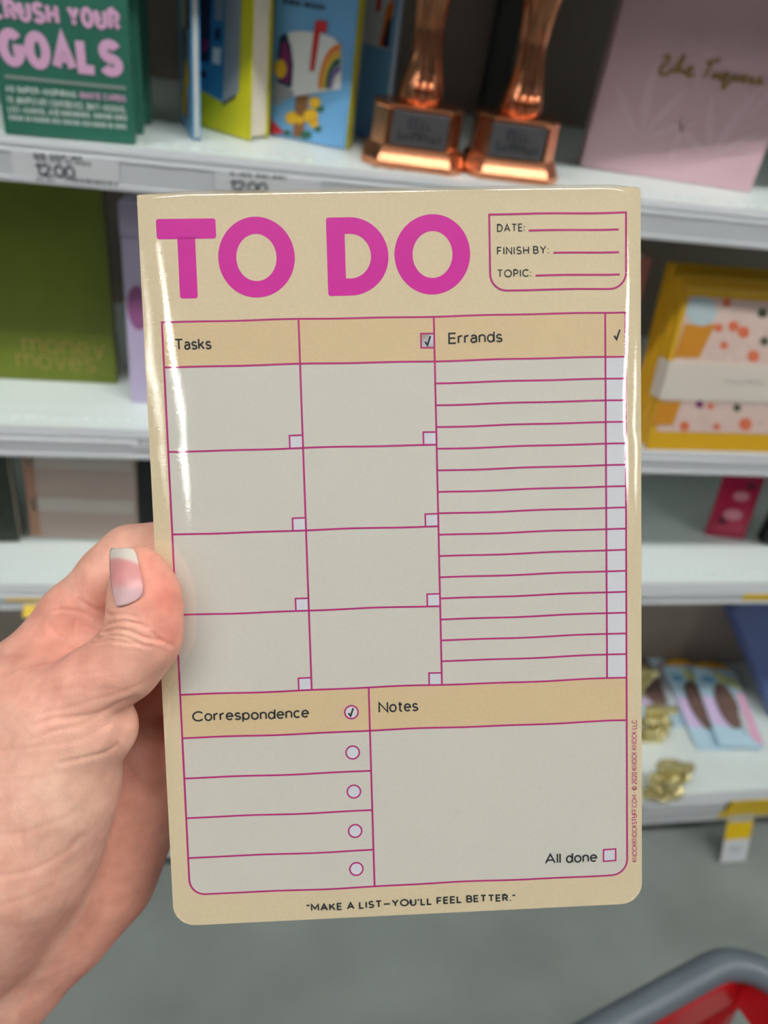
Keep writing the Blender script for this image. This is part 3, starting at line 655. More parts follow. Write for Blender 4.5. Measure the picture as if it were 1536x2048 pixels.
def hang_tag(p0, p1, label, ztop, w, parts):
    """tag clipped under a rail; its left edge runs from pixel p0 down to pixel p1"""
    p = onY(*p0, YF - .006); q = onX(*p1, p[0]); v = p - q; L = float(np.linalg.norm(v)); lean = math.atan2(v[1], v[2]); print('tag', p, q, L, math.degrees(lean))
    M4 = frame(p, (1, 0), lean); o = thing('hang_tag', label, 'tag', M4)
    z = .004
    for (nm, part, mm) in parts: hgt = part * L; box(nm, (0, 0, z - hgt), (w, .0008, z), mm, o); z -= hgt
    return o, L
o, L = hang_tag((1458, 1632), (1440, 1728), 'yellow and white tag hanging from the lowest shelf edge', 0, .052, (('clear_clip', .18, m_clear), ('yellow_field', .36, m_ylab), ('white_field', .48, m_lab)))
ribbon([arc(.018 + .008 * k, -.70 * L, .0035, .006, 70 * k, 70 * k + 260, 8) for k in range(3)], .0018, lambda u, v: (u, -.0004, v), 'number_print', m_gray, o)
hang_tag((47, 1212), (44, 1242), 'small yellow tag hanging from the shelf edge behind the hand', 0, .026, (('clear_clip', .15, m_clear), ('yellow_field', .85, m_ylab)))

# ================================================================== THE NOTE PAD
R1 = np.array([0.99889175, -0.03044714, 0.03589216]); R2 = np.array([-0.02760015, -0.99662501, -0.07730993])
R3 = np.cross(R1, R2); TP = np.array([-0.06749244, 0.13313687, 0.24747228])
PADM = np.eye(4); PADM[:3, 0] = CV @ R1; PADM[:3, 1] = CV @ R2; PADM[:3, 2] = CV @ R3; PADM[:3, 3] = CAM + CV @ TP
PW, PH, PT = .1524, .2286, .0085
pad = thing('notepad', 'cream to-do list notepad in clear wrap held up by the hand', 'notepad', PADM)
m_cov = mat('cream_paper', (226, 210, 175), .75, var=.03, scale=900, bump=.12, bscale=2500)
m_head = mat('tan_header_paper', (224, 200, 158), .75, var=.03, scale=900, bump=.12, bscale=2500)
m_page = mat('pale_grey_paper', (218, 216, 205), .75, var=.02, scale=900, bump=.12, bscale=2500)
m_boxw = mat('cool_white_paper', (222, 226, 232), .75, var=.02, scale=900)
m_magenta = mat('magenta_ink', (210, 8, 158), .6, var=.05, scale=1500)
m_magline = mat('magenta_line_ink', (186, 34, 122), .65)
m_text = mat('charcoal_text_ink', (34, 40, 46), .7)
m_edge = mat('paper_edge', (236, 230, 214), .8)
def extr(name, outl, z0, z1, m, parent):
    bm = bmesh.new(); n = len(outl); lo = [bm.verts.new((*p, z0)) for p in outl]; hi = [bm.verts.new((*p, z1)) for p in outl]
    bm.faces.new(hi); bm.faces.new(lo[::-1])
    for i in range(n): bm.faces.new([lo[i], lo[(i + 1) % n], hi[(i + 1) % n], hi[i]])
    return obj_bm(name, bm, m, parent)
outl = rrect(0, 0, PW, PH, (.0070, .0070, .0016, .0006))
extr('front_sheet', outl, -.0002, 0, m_cov, pad)
extr('sheet_block', rrect(.0002, .0002, PW - .0002, PH - .0001, (.0069, .0069, .0016, .0006)), -PT + .0012, -.0002, m_edge, pad)
extr('backing_board', outl, -PT, -PT + .0012, mat('grey_chipboard', (150, 142, 130), .8), pad)
def warp(x, y):
    """the sheet lies a little wavy under its wrap (mm)"""
    k = min(1, max(0, (x - 1) / 20)) * min(1, max(0, (152 - x) / 10))
    return x, y + k * (.16 * math.sin(x * .085 + y * .021) * (.4 + .6 * (1 - y / 228)) + .07 * math.sin(x * .21 + y * .06))
def padf(z): return lambda x, y: (lambda q: (q[0] / 1000, q[1] / 1000, z))(warp(x, y))
def dens(p, step=2.0):
    o = []
    for i in range(len(p)):
        a, b = np.array(p[i]), np.array(p[(i + 1) % len(p)]); n = max(1, int(np.linalg.norm(b - a) / step))
        o += [tuple(a + (b - a) * k / n) for k in range(n)]
    return o
def dline(a, b, step=2.0):
    a, b = np.array(a, float), np.array(b, float); n = max(1, int(np.linalg.norm(b - a) / step)); return [tuple(a + (b - a) * k / n) for k in range(n + 1)]
L1, L2, L3, L4 = .00003, .00006, .00009, .00012
XL, XR, YT, YB = 5.6, 147.5, 191.0, 10.2; V1, V2, V3, V4 = 46.8, 88.1, 141.2, 64.8; YH = 177.5; YC, YC2 = 75.8, 61.8
table = dens(rrect(XL, YB, XR, YT, (5, 5, 0, 0)))
flat('table_field', [table], m_page, pad, mapf=padf(L1))
flat('header_band', [dens([(XL, YH), (XR, YH), (XR, YT), (XL, YT)])], m_head, pad, mapf=padf(L2))
flat('header_band', [dens([(XL, YC2), (XR, YC2), (XR, YC), (XL, YC)])], m_head, pad, mapf=padf(L2))
flat('check_column', [dens([(V3, YC), (XR, YC), (XR, YH), (V3, YH)])], m_boxw, pad, mapf=padf(L2))
ROW = [151.9, 126.45, 101.2]
boxes = []
for y in ROW + [YC]:
    for xv in (V1, V2): boxes.append((xv - 4.05, y, xv, y + 3.95))
boxes.append((V2 - 4.1, 181.7, V2, 186.0)); boxes.append((139.7, 15.1, 143.7, 19.0))
flat('check_box', [[(a, b), (c, b), (c, d_), (a, d_)] for a, b, c, d_ in boxes], m_boxw, pad, mapf=padf(L2))
CIRC = [68.1, 54.95, 42.1, 29.05, 16.4]
flat('check_circle', [ell(59.1, y, 2.1, 2.1, 32) for y in CIRC], m_boxw, pad, mapf=padf(L3))
LN = [dens(rrect(XL, YB, XR, YT, (5, 5, 0, 0))) + [(XL, YB + 5)]]
LN[0][-1] = LN[0][0]
lines = LN + [dline((XL, YH), (XR, YH)), dline((XL, YC), (XR, YC)), dline((XL, YC2), (XR, YC2)), dline((V1, YC), (V1, YT)), dline((V2, YC), (V2, YT)), dline((V3, YC), (V3, YT)), dline((V4, YB), (V4, YC))]
lines += [dline((XL, y), (V2, y)) for y in ROW] + [dline((V2, YH - 6.715 * k), (XR, YH - 6.715 * k)) for k in range(1, 15)] + [dline((XL, y), (V4, y)) for y in (48.7, 35.7, 22.5)]
ribbon(lines, .58, padf(L3), 'table_rules', m_magline, pad)
bl = [[(c, b), (a, b), (a, d_), (c, d_)] for a, b, c, d_ in boxes[:9]] + [[(139.7, 15.1), (143.7, 15.1), (143.7, 19.0), (139.7, 19.0), (139.7, 15.1)]]
ribbon(bl + [ell(59.1, y, 2.1, 2.1, 40) + [(61.2, y)] for y in CIRC], .5, padf(L4), 'check_outlines', m_magline, pad)
card = dens(rrect(105.7, 198.3, 147.8, 221.1, (5, 5, 0, 0)), 2); card.append(card[0])
ribbon([card, dline((117.7, 216.1), (145.5, 216.1)), dline((125.3, 209.3), (145.6, 209.3)), dline((119.7, 202.6), (145.8, 202.6))], .58, padf(L3), 'date_card_rules', m_magline, pad)
# title
r_ = .75
flat('title_lettering', [rrect(5.3, 215.5, 23.0, 221.4, r_), rrect(11.4, 197.9, 16.7, 216.2, (r_, r_, 0, 0))], m_magenta, pad, mapf=padf(L2))
def ring(outer, inner, name):
    n = len(outer); vs = [padf(L2)(*p) for p in outer] + [padf(L2)(*p) for p in inner]
    mesh(name, vs, [(i, (i + 1) % n, n + (i + 1) % n, n + i) for i in range(n)], m_magenta, pad)
ring(ell(34.85, 209.6, 11.5, 11.9, 72), ell(34.8, 209.5, 6.05, 6.95, 72), 'title_lettering')
ring(ell(88.1, 209.6, 11.55, 11.9, 72), ell(88.15, 209.6, 6.1, 6.95, 72), 'title_lettering')
def dshape(x0, y0, x1, y1, s, r, n=40):
    q = []
    cx = x0 + s; ry = (y1 - y0) / 2; rx = x1 - cx; q += arc(x0 + r, y0 + r, r, r, 180, 270, 5) + [(cx, y0)] if r else [(x0, y0), (x0, y0), (x0, y0), (x0, y0), (x0, y0), (x0, y0), (cx, y0)]
    q += arc(cx, (y0 + y1) / 2, rx, ry, -90, 90, n)[1:-1] + [(cx, y1)]
    q += arc(x0 + r, y1 - r, r, r, 90, 180, 5) if r else [(x0, y1)] * 6
    return q
ring(dshape(56.1, 197.8, 74.7, 221.0, 7.0, r_), dshape(61.6, 202.9, 69.4, 216.1, 1.6, 0), 'title_lettering')
for (s, x0, x1, y, c, wt) in (('DATE:', 108.0, 116.6, 215.9, 2.35, .33), ('FINISH BY:', 107.9, 123.9, 209.1, 2.35, .33), ('TOPIC:', 107.8, 118.4, 202.3, 2.35, .33),
        ('Tasks', 9.0, 20.2, 182.55, 3.45, .53), ('Errands', 92.4, 109.2, 182.6, 3.5, .53), ('Correspondence', 9.0, 45.7, 66.95, 3.4, .53), ('Notes', 67.7, 80.4, 67.35, 3.6, .53),
        ('All done', 120.4, 137.6, 15.05, 3.5, .53)):
    ribbon(text2d(s, x0, x1, y, c, wt, .36 if s.isupper() else .22), wt, padf(L4), 'print_lettering', m_text, pad)
ribbon(text2d("<MAKE A LIST_YOU'LL FEEL BETTER.>", 42.6, 110.6, 2.95, 2.5, .50, .36, .45), .50, padf(L4), 'print_lettering', m_text, pad)
ribbon(text2d('KNOCKKNOCKSTUFF.COM * @ 2020 KNOCK KNOCK LLC', 14.2, 61.8, 0, 1.65, .21, .28), .21, lambda u, v: padf(L4)(150.75 - v, u), 'print_lettering', m_magline, pad)
chk = lambda x, y, s: [[(x, y + .38 * s), (x + .26 * s, y + .0 * s), (x + .62 * s, y + s)]]
ribbon(chk(143.95, 182.9, 2.9) + chk(85.25, 182.5, 2.7) + chk(58.15, 66.9, 2.5), .55, padf(L4 + .00003), 'check_mark', m_text, pad)

# clear wrap: a thin glossy skin a little off the sheet, pillowed towards both long edges
m_wrap = D.materials.new('clear_shrink_wrap'); m_wrap.use_nodes = True; nt = m_wrap.node_tree; nt.nodes.clear()
out = nt.nodes.new('ShaderNodeOutputMaterial'); mix = nt.nodes.new('ShaderNodeMixShader'); tr = nt.nodes.new('ShaderNodeBsdfTransparent'); gl = nt.nodes.new('ShaderNodeBsdfGlossy')
lw = nt.nodes.new('ShaderNodeLayerWeight'); lw.inputs['Blend'].default_value = .5; pw = nt.nodes.new('ShaderNodeMath'); pw.operation = 'POWER'; pw.inputs[1].default_value = 5
fr = nt.nodes.new('ShaderNodeMath'); fr.operation = 'MULTIPLY_ADD'; fr.inputs[1].default_value = .9; fr.inputs[2].default_value = .095
nt.links.new(lw.outputs['Facing'], pw.inputs[0]); nt.links.new(pw.outputs[0], fr.inputs[0]); gl.inputs['Roughness'].default_value = .06
tc = nt.nodes.new('ShaderNodeTexCoord'); mp = nt.nodes.new('ShaderNodeMapping'); mp.inputs['Scale'].default_value = (800, 2400, 500)
nz = nt.nodes.new('ShaderNodeTexNoise'); nz.inputs['Scale'].default_value = 1; nz.inputs['Detail'].default_value = 3
bp = nt.nodes.new('ShaderNodeBump'); bp.inputs['Strength'].default_value = .085; bp.inputs['Distance'].default_value = .0002
L = nt.links.new
L(tc.outputs['Object'], mp.inputs['Vector']); L(mp.outputs['Vector'], nz.inputs['Vector']); L(nz.outputs['Fac'], bp.inputs['Height'])
L(bp.outputs['Normal'], gl.inputs['Normal']); L(fr.outputs[0], mix.inputs['Fac']); L(tr.outputs['BSDF'], mix.inputs[1]); L(gl.outputs['BSDF'], mix.inputs[2]); L(mix.outputs['Shader'], out.inputs['Surface'])
xs = np.unique(np.concatenate([np.linspace(0, 22, 60), np.linspace(22, 138, 40), np.linspace(138, 152.4, 50)])); ys = np.unique(np.concatenate([np.linspace(0, .9, 8), np.linspace(.9, 227.7, 150), np.linspace(227.7, 228.6, 8)]))
def slope(x, y):
    # film slope dz/dx in the pad frame; it falls off from both long edges
    wob = .010 * np.sin(y * .10 + x * .3) + .004 * np.sin(y * .31 - x * .5)
    sp = lambda v: np.log1p(np.exp(np.clip(v / .02, -40, 40))) * .02
    left = sp(.385 - .0195 * x)
    right = -sp(.39 + .0012 * (np.clip(y, 120, 215) - 178) + .05 * (x - 147.2))
    return left + right + wob * (np.exp(-x / 14) + np.exp(-(152.4 - x) / 9)) + .012 * np.sin(x * .11 + y * .04) + .008 * np.sin(x * .05 - y * .09)
Xg, Yg = np.meshgrid(xs, ys)
Sg = slope(Xg, Yg); Z = np.concatenate([np.zeros((len(ys), 1)), np.cumsum((Sg[:, 1:] + Sg[:, :-1]) / 2 * np.diff(xs)[None], 1)], 1)
# keep the skin clear of the sheet: start both edges at the sheet
corr = Z[:, -1:] * (xs / 152.4)[None]
Z = Z - corr * 0
Z = Z - np.minimum(Z.min(1, keepdims=True), 0)
ee = np.clip(np.minimum(ys / 75, (228.6 - ys) / .9), 0, 1)[:, None]; Z = Z * (ee * ee * (3 - 2 * ee)) + .25
edge_clip = np.ones_like(Z)
vs, fs, idx = [], [], -np.ones(Z.shape, int)
def inside(x, y, r=6.9):
    for cx, sx in ((r, -1), (152.4 - r, 1)):
        if (x - cx) * sx > 0 and y < r and (x - cx) ** 2 + (y - r) ** 2 > r * r: return False
    return True
for j in range(len(ys)):
    for i in range(len(xs)):
        if inside(xs[i], ys[j]): idx[j, i] = len(vs); vs.append((xs[i] / 1000, ys[j] / 1000, Z[j, i] / 1000))
for j in range(len(ys) - 1):
    for i in range(len(xs) - 1):
        q = (idx[j, i], idx[j, i + 1], idx[j + 1, i + 1], idx[j + 1, i])
        if min(q) >= 0: fs.append(q)
wrap = mesh('clear_wrap', vs, fs, m_wrap, pad, True); wrap['label'] = 'glossy clear shrink wrap'

# ================================================================== THE HAND
def capsule_sdf(P, a, b, ra, rb):
    ab = b - a; t = np.clip(((P - a) @ ab) / (ab @ ab + 1e-12), 0, 1)
    return np.linalg.norm(P - a - t[..., None] * ab, axis=-1) - (ra + (rb - ra) * t)
def smin(a, b, k):
    h = np.clip(.5 + .5 * (b - a) / k, 0, 1); return b * (1 - h) + a * h - k * h * (1 - h)
def cvp(p): px, py, d = p[:3]; return np.array([(px - 768) / FPX * d, (py - 1024) / FPX * d, d])
HS = .00115
lo = np.array([-.205, -.003, .205]); hi = np.array([-.020, .235, .335])
nx, ny, nz_ = [int(v) for v in np.ceil((hi - lo) / HS)]
gx, gy, gz = [lo[i] + HS * np.arange(n) for i, n in enumerate((nx, ny, nz_))]
def grid_group(chains, k, base=None):
    F = np.full((nx, ny, nz_), .03, np.float32) if base is None else base
    for ch in chains:
        for p, q in zip(ch[:-1], ch[1:]):
            a, b = cvp(p), cvp(q); ra, rb = p[3], q[3]; mg = max(ra, rb) + .014
            l = np.floor((np.minimum(a, b) - mg - lo) / HS).astype(int).clip(0); h = np.ceil((np.maximum(a, b) + mg - lo) / HS).astype(int)
            h = np.minimum(h, [nx, ny, nz_])
            if (h <= l).any(): continue
            s = np.s_[l[0]:h[0], l[1]:h[1], l[2]:h[2]]
            P = np.stack(np.meshgrid(gx[s[0]], gy[s[1]], gz[s[2]], indexing='ij'), -1)
            F[s] = smin(F[s], capsule_sdf(P, a, b, ra, rb).astype(np.float32), k)
    return F
thumb = [[(278, 1142, .2325, .0074), (287, 1180, .2325, .0093), (291, 1225, .2325, .0098), (286, 1278, .2325, .0104), (245, 1330, .2335, .0106), (180, 1375, .2350, .0112), (110, 1425, .2390, .0140)]]
thenar = [[(110, 1425, .2400, .0145), (112, 1470, .2410, .0165), (92, 1580, .2420, .0195), (40, 1700, .2450, .0220), (-40, 1800, .2510, .0240), (-160, 1960, .2600, .0290)],
          [(20, 1420, .2480, .0170), (-60, 1560, .2560, .0260), (-160, 1800, .2640, .0320)],
          [(150, 1440, .2350, .0085), (205, 1447, .2370, .0070), (226, 1455, .2385, .0040)]]
palm = [[(285, 1470, .2830, .0140), (262, 1560, .2800, .0150), (248, 1640, .2780, .0160), (200, 1750, .2760, .0170), (112, 1842, .2760, .0180), (0, 1930, .2760, .0212), (-165, 2070, .2780, .0265)],
        [(60, 1390, .2720, .0140), (150, 1480, .2840, .0150), (230, 1560, .2880, .0140)],
        [(-60, 1480, .2700, .0180), (60, 1600, .2780, .0190), (150, 1700, .2820, .0170)],
        [(-100, 1650, .2720, .0240), (40, 1790, .2740, .0220)],
        [(-90, 1960, .2680, .0270), (-240, 2220, .2680, .0310)]]
index = [[(-40, 1462, .2700, .0160), (54, 1354, .2620, .0132), (146, 1231, .2590, .0106), (222, 1150, .2580, .0100), (262, 1112, .2580, .0098), (320, 1103, .2600, .0092), (430, 1098, .2600, .0085), (500, 1118, .2580, .0080), (560, 1140, .2572, .0068)]]
web = [[(40, 1360, .2590, .0110), (130, 1300, .2580, .0085), (195, 1270, .2570, .0075)], [(40, 1400, .2560, .0130), (150, 1350, .2510, .0090)], [(120, 1330, .2540, .0080), (200, 1310, .2540, .0070)]]
middle = [[(60, 1440, .2780, .0140), (210, 1290, .2760, .0102), (330, 1225, .2700, .0098), (450, 1215, .2640, .0090), (540, 1240, .2590, .0084), (610, 1270, .2580, .0070)]]
ringf = [[(150, 1520, .2850, .0135), (290, 1390, .2800, .0100), (370, 1350, .2720, .0094), (480, 1350, .2640, .0088), (560, 1375, .2600, .0082), (615, 1400, .2590, .0068)]]
little = [[(215, 1590, .2850, .0125), (330, 1500, .2790, .0090), (400, 1480, .2720, .0084), (480, 1485, .2650, .0078), (540, 1505, .2615, .0072), (580, 1522, .2605, .0060)]]
F = grid_group(thenar + palm, .012)
for fg in (index, middle, ringf, little): F = smin(F, grid_group(fg, .004), .004)
F = smin(F, grid_group(web, .006), .006)
F = smin(F, grid_group(thumb, .005), .0018)
def surface_nets(F, lo, h):
    ins = F < 0; n = F.shape
    c = np.zeros((n[0] - 1, n[1] - 1, n[2] - 1, 3)); cnt = np.zeros((n[0] - 1, n[1] - 1, n[2] - 1))
    corner = lambda d: F[d[0]:n[0] - 1 + d[0], d[1]:n[1] - 1 + d[1], d[2]:n[2] - 1 + d[2]]
    for ax in range(3):
        o1, o2 = [k for k in range(3) if k != ax]
        for u in (0, 1):
            for v in (0, 1):
                d0 = [0, 0, 0]; d0[o1] = u; d0[o2] = v; d1 = list(d0); d1[ax] = 1
                f0, f1 = corner(d0), corner(d1); x = (f0 < 0) != (f1 < 0)
                t = np.where(x, f0 / np.where(x, f0 - f1, 1), 0)
                for k in range(3): c[..., k] += x * (d0[k] + (t if k == ax else 0))
                cnt += x
    act = cnt > 0; ids = -np.ones(act.shape, int); ids[act] = np.arange(act.sum())
    ijk = np.argwhere(act); V = (ijk + c[act] / cnt[act][:, None]) * h + lo
    quads = []
    for ax in range(3):
        o1, o2 = (ax + 1) % 3, (ax + 2) % 3
        sl0 = [slice(1, -1)] * 3; sl0[ax] = slice(0, n[ax] - 1); a = ins[tuple(sl0)]
        sl1 = list(sl0); sl1[ax] = slice(1, n[ax]); b = ins[tuple(sl1)]
        for flip, mk in ((False, a & ~b), (True, ~a & b)):
            e = np.argwhere(mk) + np.array([0 if k == ax else 1 for k in range(3)])
            def cell(du, dv): q = e.copy(); q[:, o1] -= du; q[:, o2] -= dv; return ids[q[:, 0], q[:, 1], q[:, 2]]
            Q = np.stack([cell(1, 1), cell(0, 1), cell(0, 0), cell(1, 0)], 1)
            quads.append(Q[:, ::-1] if flip else Q)
    Q = np.concatenate(quads); return V, Q[(Q >= 0).all(1)]
V, Q = surface_nets(F, lo, HS)
Vw = CAM + V @ CV.T
hand = mesh('hand', Vw, Q, None, None, True)
md = hand.modifiers.new('smooth', 'SMOOTH'); md.factor = .5; md.iterations = 4
md = hand.modifiers.new('sub', 'SUBSURF'); md.levels = 1; md.render_levels = 1
dg = bpy.context.evaluated_depsgraph_get(); me2 = D.meshes.new_from_object(hand.evaluated_get(dg)); hand.modifiers.clear(); old = hand.data; hand.data = me2; D.meshes.remove(old); me2.name = 'hand'
tag(hand, 'bare hand pinching the notepad edge between thumb and fingers', 'hand')
n = len(me2.vertices); co = np.empty(n * 3); me2.vertices.foreach_get('co', co); co = co.reshape(-1, 3)
nr = np.empty(n * 3); me2.vertices.foreach_get('normal', nr); nr = nr.reshape(-1, 3)
px, py = project(co); view = CAM - co; dist = np.linalg.norm(view, axis=1); facing = (nr * view).sum(1) / dist
Z2_ = lambda pts: [(x / 3.84, 1020 + y / 3.84) for x, y in pts]           # creases read off the photo: thumb and web
Z3_ = lambda pts: [(x / 3.16, 1400 + y / 3.16) for x, y in pts]           # and ball of the thumb, palm
CRE = [(Z2_([(800, 905), (860, 872), (960, 855), (1060, 875), (1130, 905)]), 3.2, .00055), (Z2_([(800, 938), (900, 915), (1000, 935), (1100, 980), (1250, 1010)]), 3.4, .0007),
       (Z2_([(740, 990), (850, 965), (960, 972), (1080, 1025)]), 3.0, .0005), (Z2_([(690, 1025), (850, 1000), (1000, 1025), (1160, 1050)]), 3.0, .00045),
       (Z2_([(870, 800), (960, 800), (1060, 830)]), 3, .0003), (Z2_([(380, 890), (440, 965), (580, 1062), (640, 1050)]), 5, .0003), (Z2_([(610, 690), (720, 760), (860, 815)]), 4, .0005),
       (Z2_([(580, 860), (572, 940), (585, 1050)]), 4, .0003), (Z2_([(640, 880), (760, 930), (830, 950)]), 3, .0003), (Z2_([(400, 780), (480, 760), (600, 780), (700, 820)]), 3.4, .0004),
       (Z2_([(250, 1660), (420, 1600), (600, 1590), (760, 1560), (900, 1490), (1040, 1440)]), 5, .0011), (Z2_([(330, 1560), (520, 1530), (700, 1470), (900, 1410), (1100, 1330)]), 4.5, .0005),
       (Z2_([(120, 1290), (220, 1190), (420, 1150), (560, 1080)]), 5, .0006), (Z2_([(180, 1430), (380, 1330), (600, 1260), (840, 1240)]), 4.5, .0004), (Z2_([(60, 1510), (200, 1420), (400, 1400), (620, 1360)]), 4.5, .0005),
       (Z2_([(380, 1700), (560, 1660), (700, 1600), (850, 1530)]), 4, .0006), (Z2_([(700, 1390), (860, 1370), (1000, 1400)]), 4, .0004), (Z2_([(1180, 960), (1260, 1010), (1310, 1040)]), 4, .0005),
       (Z3_([(0, 330), (200, 300), (420, 270), (560, 235), (700, 150)]), 5, .0006), (Z3_([(380, 400), (560, 360), (680, 330), (745, 285)]), 4.5, .0010), (Z3_([(180, 260), (330, 200), (480, 180), (600, 120)]), 4, .0006),
       (Z3_([(0, 520), (200, 500), (400, 470)]), 5, .0004), (Z3_([(320, 700), (360, 655), (430, 630)]), 6, .0003), (Z3_([(0, 650), (180, 640), (300, 600)]), 5, .0004), (Z3_([(0, 860), (200, 830), (380, 760), (500, 700)]), 6, .0005),
       (Z3_([(0, 1120), (200, 1080), (400, 980), (520, 860)]), 6, .0007), (Z3_([(60, 200), (80, 420), (110, 700), (140, 900)]), 6, .0003), (Z3_([(0, 1290), (160, 1260), (320, 1180)]), 6, .0005),
       (Z3_([(755, 310), (860, 455), (980, 600)]), 3.5, .0007), (Z3_([(730, 620), (800, 740), (880, 860), (950, 1040)]), 3.5, .0003), (Z3_([(640, 1080), (655, 1200), (640, 1320), (560, 1520)]), 6, .0010), (Z3_([(840, 380), (920, 250), (1020, 130)]), 4, .0006), (Z3_([(880, 200), (960, 260), (1030, 300)]), 4, .0004)]
def poly_dist(x, y, pts):
    d2 = np.full(x.shape, 1e9)
    for (ax, ay), (bx, by) in zip(pts[:-1], pts[1:]):
        ux, uy = bx - ax, by - ay; t = np.clip(((x - ax) * ux + (y - ay) * uy) / (ux * ux + uy * uy), 0, 1)
        d2 = np.minimum(d2, (x - ax - t * ux) ** 2 + (y - ay - t * uy) ** 2)
    return np.sqrt(d2)
near = facing > .05
disp = np.zeros(n); dep = (co - CAM) @ CV[:, 2]
for pts, wd, dp in CRE:
    d_ = poly_dist(px, py, pts); ok = near & (dep < .262 if pts[0][1] < 1400 or pts[0][0] < 200 else dep < .30)
    g = np.exp(-(d_ / wd) ** 2) * ok; dp = dp * (.85 if pts[0][1] < 1330 else .26); disp -= g * dp; disp += np.exp(-((d_ - wd * 2.2) / (wd * 1.3)) ** 2) * ok * dp * .35
co2 = co + nr * (disp * np.clip(facing * 3, 0, 1))[:, None]
me2.vertices.foreach_set('co', co2.ravel()); me2.update()
# skin colouring: a warm base, redder pulp, web and palm, paler ball of the thumb
base = np.tile(np.array(srgb(240, 188, 168)[:3]), (n, 1))
def blob(px0, py0, r, colr, amt, dmin=0, dmax=1):
    global base
    g = (np.exp(-((px - px0) ** 2 + (py - py0) ** 2) / (r * r)) * amt * ((dep > dmin) & (dep < dmax)))[:, None]; base = base * (1 - g) + np.array(srgb(*colr)[:3]) * g
blob(330, 1190, 60, (240, 146, 130), .8, 0, .246); blob(340, 1270, 40, (236, 142, 128), .6, 0, .246); blob(300, 1120, 35, (240, 152, 136), .6, 0, .246)
blob(110, 1270, 130, (238, 162, 146), .6)               # pinker web and forefinger
blob(150, 1700, 420, (240, 172, 152), .75, .254)        # the palm side is pinker all over
blob(120, 1600, 110, (234, 204, 184), .5, 0, .25); blob(240, 1270, 30, (236, 192, 166), .5, 0, .246)
at = me2.color_attributes.new('skin', 'FLOAT_COLOR', 'POINT'); at.data.foreach_set('color', np.concatenate([base, np.ones((n, 1))], 1).ravel())
m_skin = D.materials.new('skin'); m_skin.use_nodes = True; nt = m_skin.node_tree; b = nt.nodes['Principled BSDF']
ca = nt.nodes.new('ShaderNodeVertexColor'); ca.layer_name = 'skin'; tc = nt.nodes.new('ShaderNodeTexCoord')
n1 = nt.nodes.new('ShaderNodeTexNoise'); n1.inputs['Scale'].default_value = 160; n1.inputs['Detail'].default_value = 5; nt.links.new(tc.outputs['Object'], n1.inputs['Vector'])
mx = nt.nodes.new('ShaderNodeMix'); mx.data_type = 'RGBA'; mx.blend_type = 'MULTIPLY'; mx.inputs['Factor'].default_value = 1
rp = nt.nodes.new('ShaderNodeValToRGB'); rp.color_ramp.elements[0].color = (.90, .80, .77, 1); rp.color_ramp.elements[1].color = (1.1, 1.08, 1.06, 1); rp.color_ramp.elements[0].position = .28; rp.color_ramp.elements[1].position = .68
nt.links.new(n1.outputs['Fac'], rp.inputs['Fac']); nt.links.new(ca.outputs['Color'], mx.inputs['A']); nt.links.new(rp.outputs['Color'], mx.inputs['B']); nt.links.new(mx.outputs['Result'], b.inputs['Base Color'])
vo = nt.nodes.new('ShaderNodeTexVoronoi'); vo.inputs['Scale'].default_value = 1500; nt.links.new(tc.outputs['Object'], vo.inputs['Vector'])
n2 = nt.nodes.new('ShaderNodeTexNoise'); n2.inputs['Scale'].default_value = 420; n2.inputs['Detail'].default_value = 6; nt.links.new(tc.outputs['Object'], n2.inputs['Vector'])
ad = nt.nodes.new('ShaderNodeMath'); ad.operation = 'ADD'; nt.links.new(vo.outputs['Distance'], ad.inputs[0]); nt.links.new(n2.outputs['Fac'], ad.inputs[1])
bp = nt.nodes.new('ShaderNodeBump'); bp.inputs['Strength'].default_value = .14; bp.inputs['Distance'].default_value = .0004; nt.links.new(ad.outputs[0], bp.inputs['Height']); nt.links.new(bp.outputs['Normal'], b.inputs['Normal'])
b.inputs['Roughness'].default_value = .48; b.inputs['Specular IOR Level'].default_value = .4
b.inputs['Subsurface Weight'].default_value = .3; b.inputs['Subsurface Radius'].default_value = (1, .35, .2); b.inputs['Subsurface Scale'].default_value = .003
me2.materials.append(m_skin)
# thumb nail: a curved plate on the last joint, free edge past the tip
NO = [(1097, 224, 262), (1102, 221.5, 270), (1111, 220.5, 273.5), (1125, 220.5, 277), (1140, 221, 280), (1155, 222, 283.5), (1170, 223.5, 286.5), (1184, 226, 286), (1194, 228.5, 281), (1202, 231, 270), (1208, 233, 255), (1212, 235, 242)]
vs, fs, cols = [], [], []; NU = 20
from mathutils.bvhtree import BVHTree
bvh = BVHTree.FromPolygons([tuple(v) for v in co2], [tuple(p.vertices) for p in me2.polygons])
ysn = np.linspace(1097, 1212, 34); DEP = np.full((len(ysn), NU + 1), np.nan); XN = np.zeros_like(DEP)
for j, y in enumerate(ysn):
    xl = np.interp(y, [q[0] for q in NO], [q[1] for q in NO]); xr = np.interp(y, [q[0] for q in NO], [q[2] for q in NO])
    for i in range(NU + 1):
        x = XN[j, i] = xl + (xr - xl) * i / NU
        h = bvh.ray_cast(Vector(CAM), Vector(ray(x, y)))
        if h[0] is not None:
            d_ = float((np.array(h[0]) - CAM) @ CV[:, 2])
            if d_ < .2372: DEP[j, i] = d_
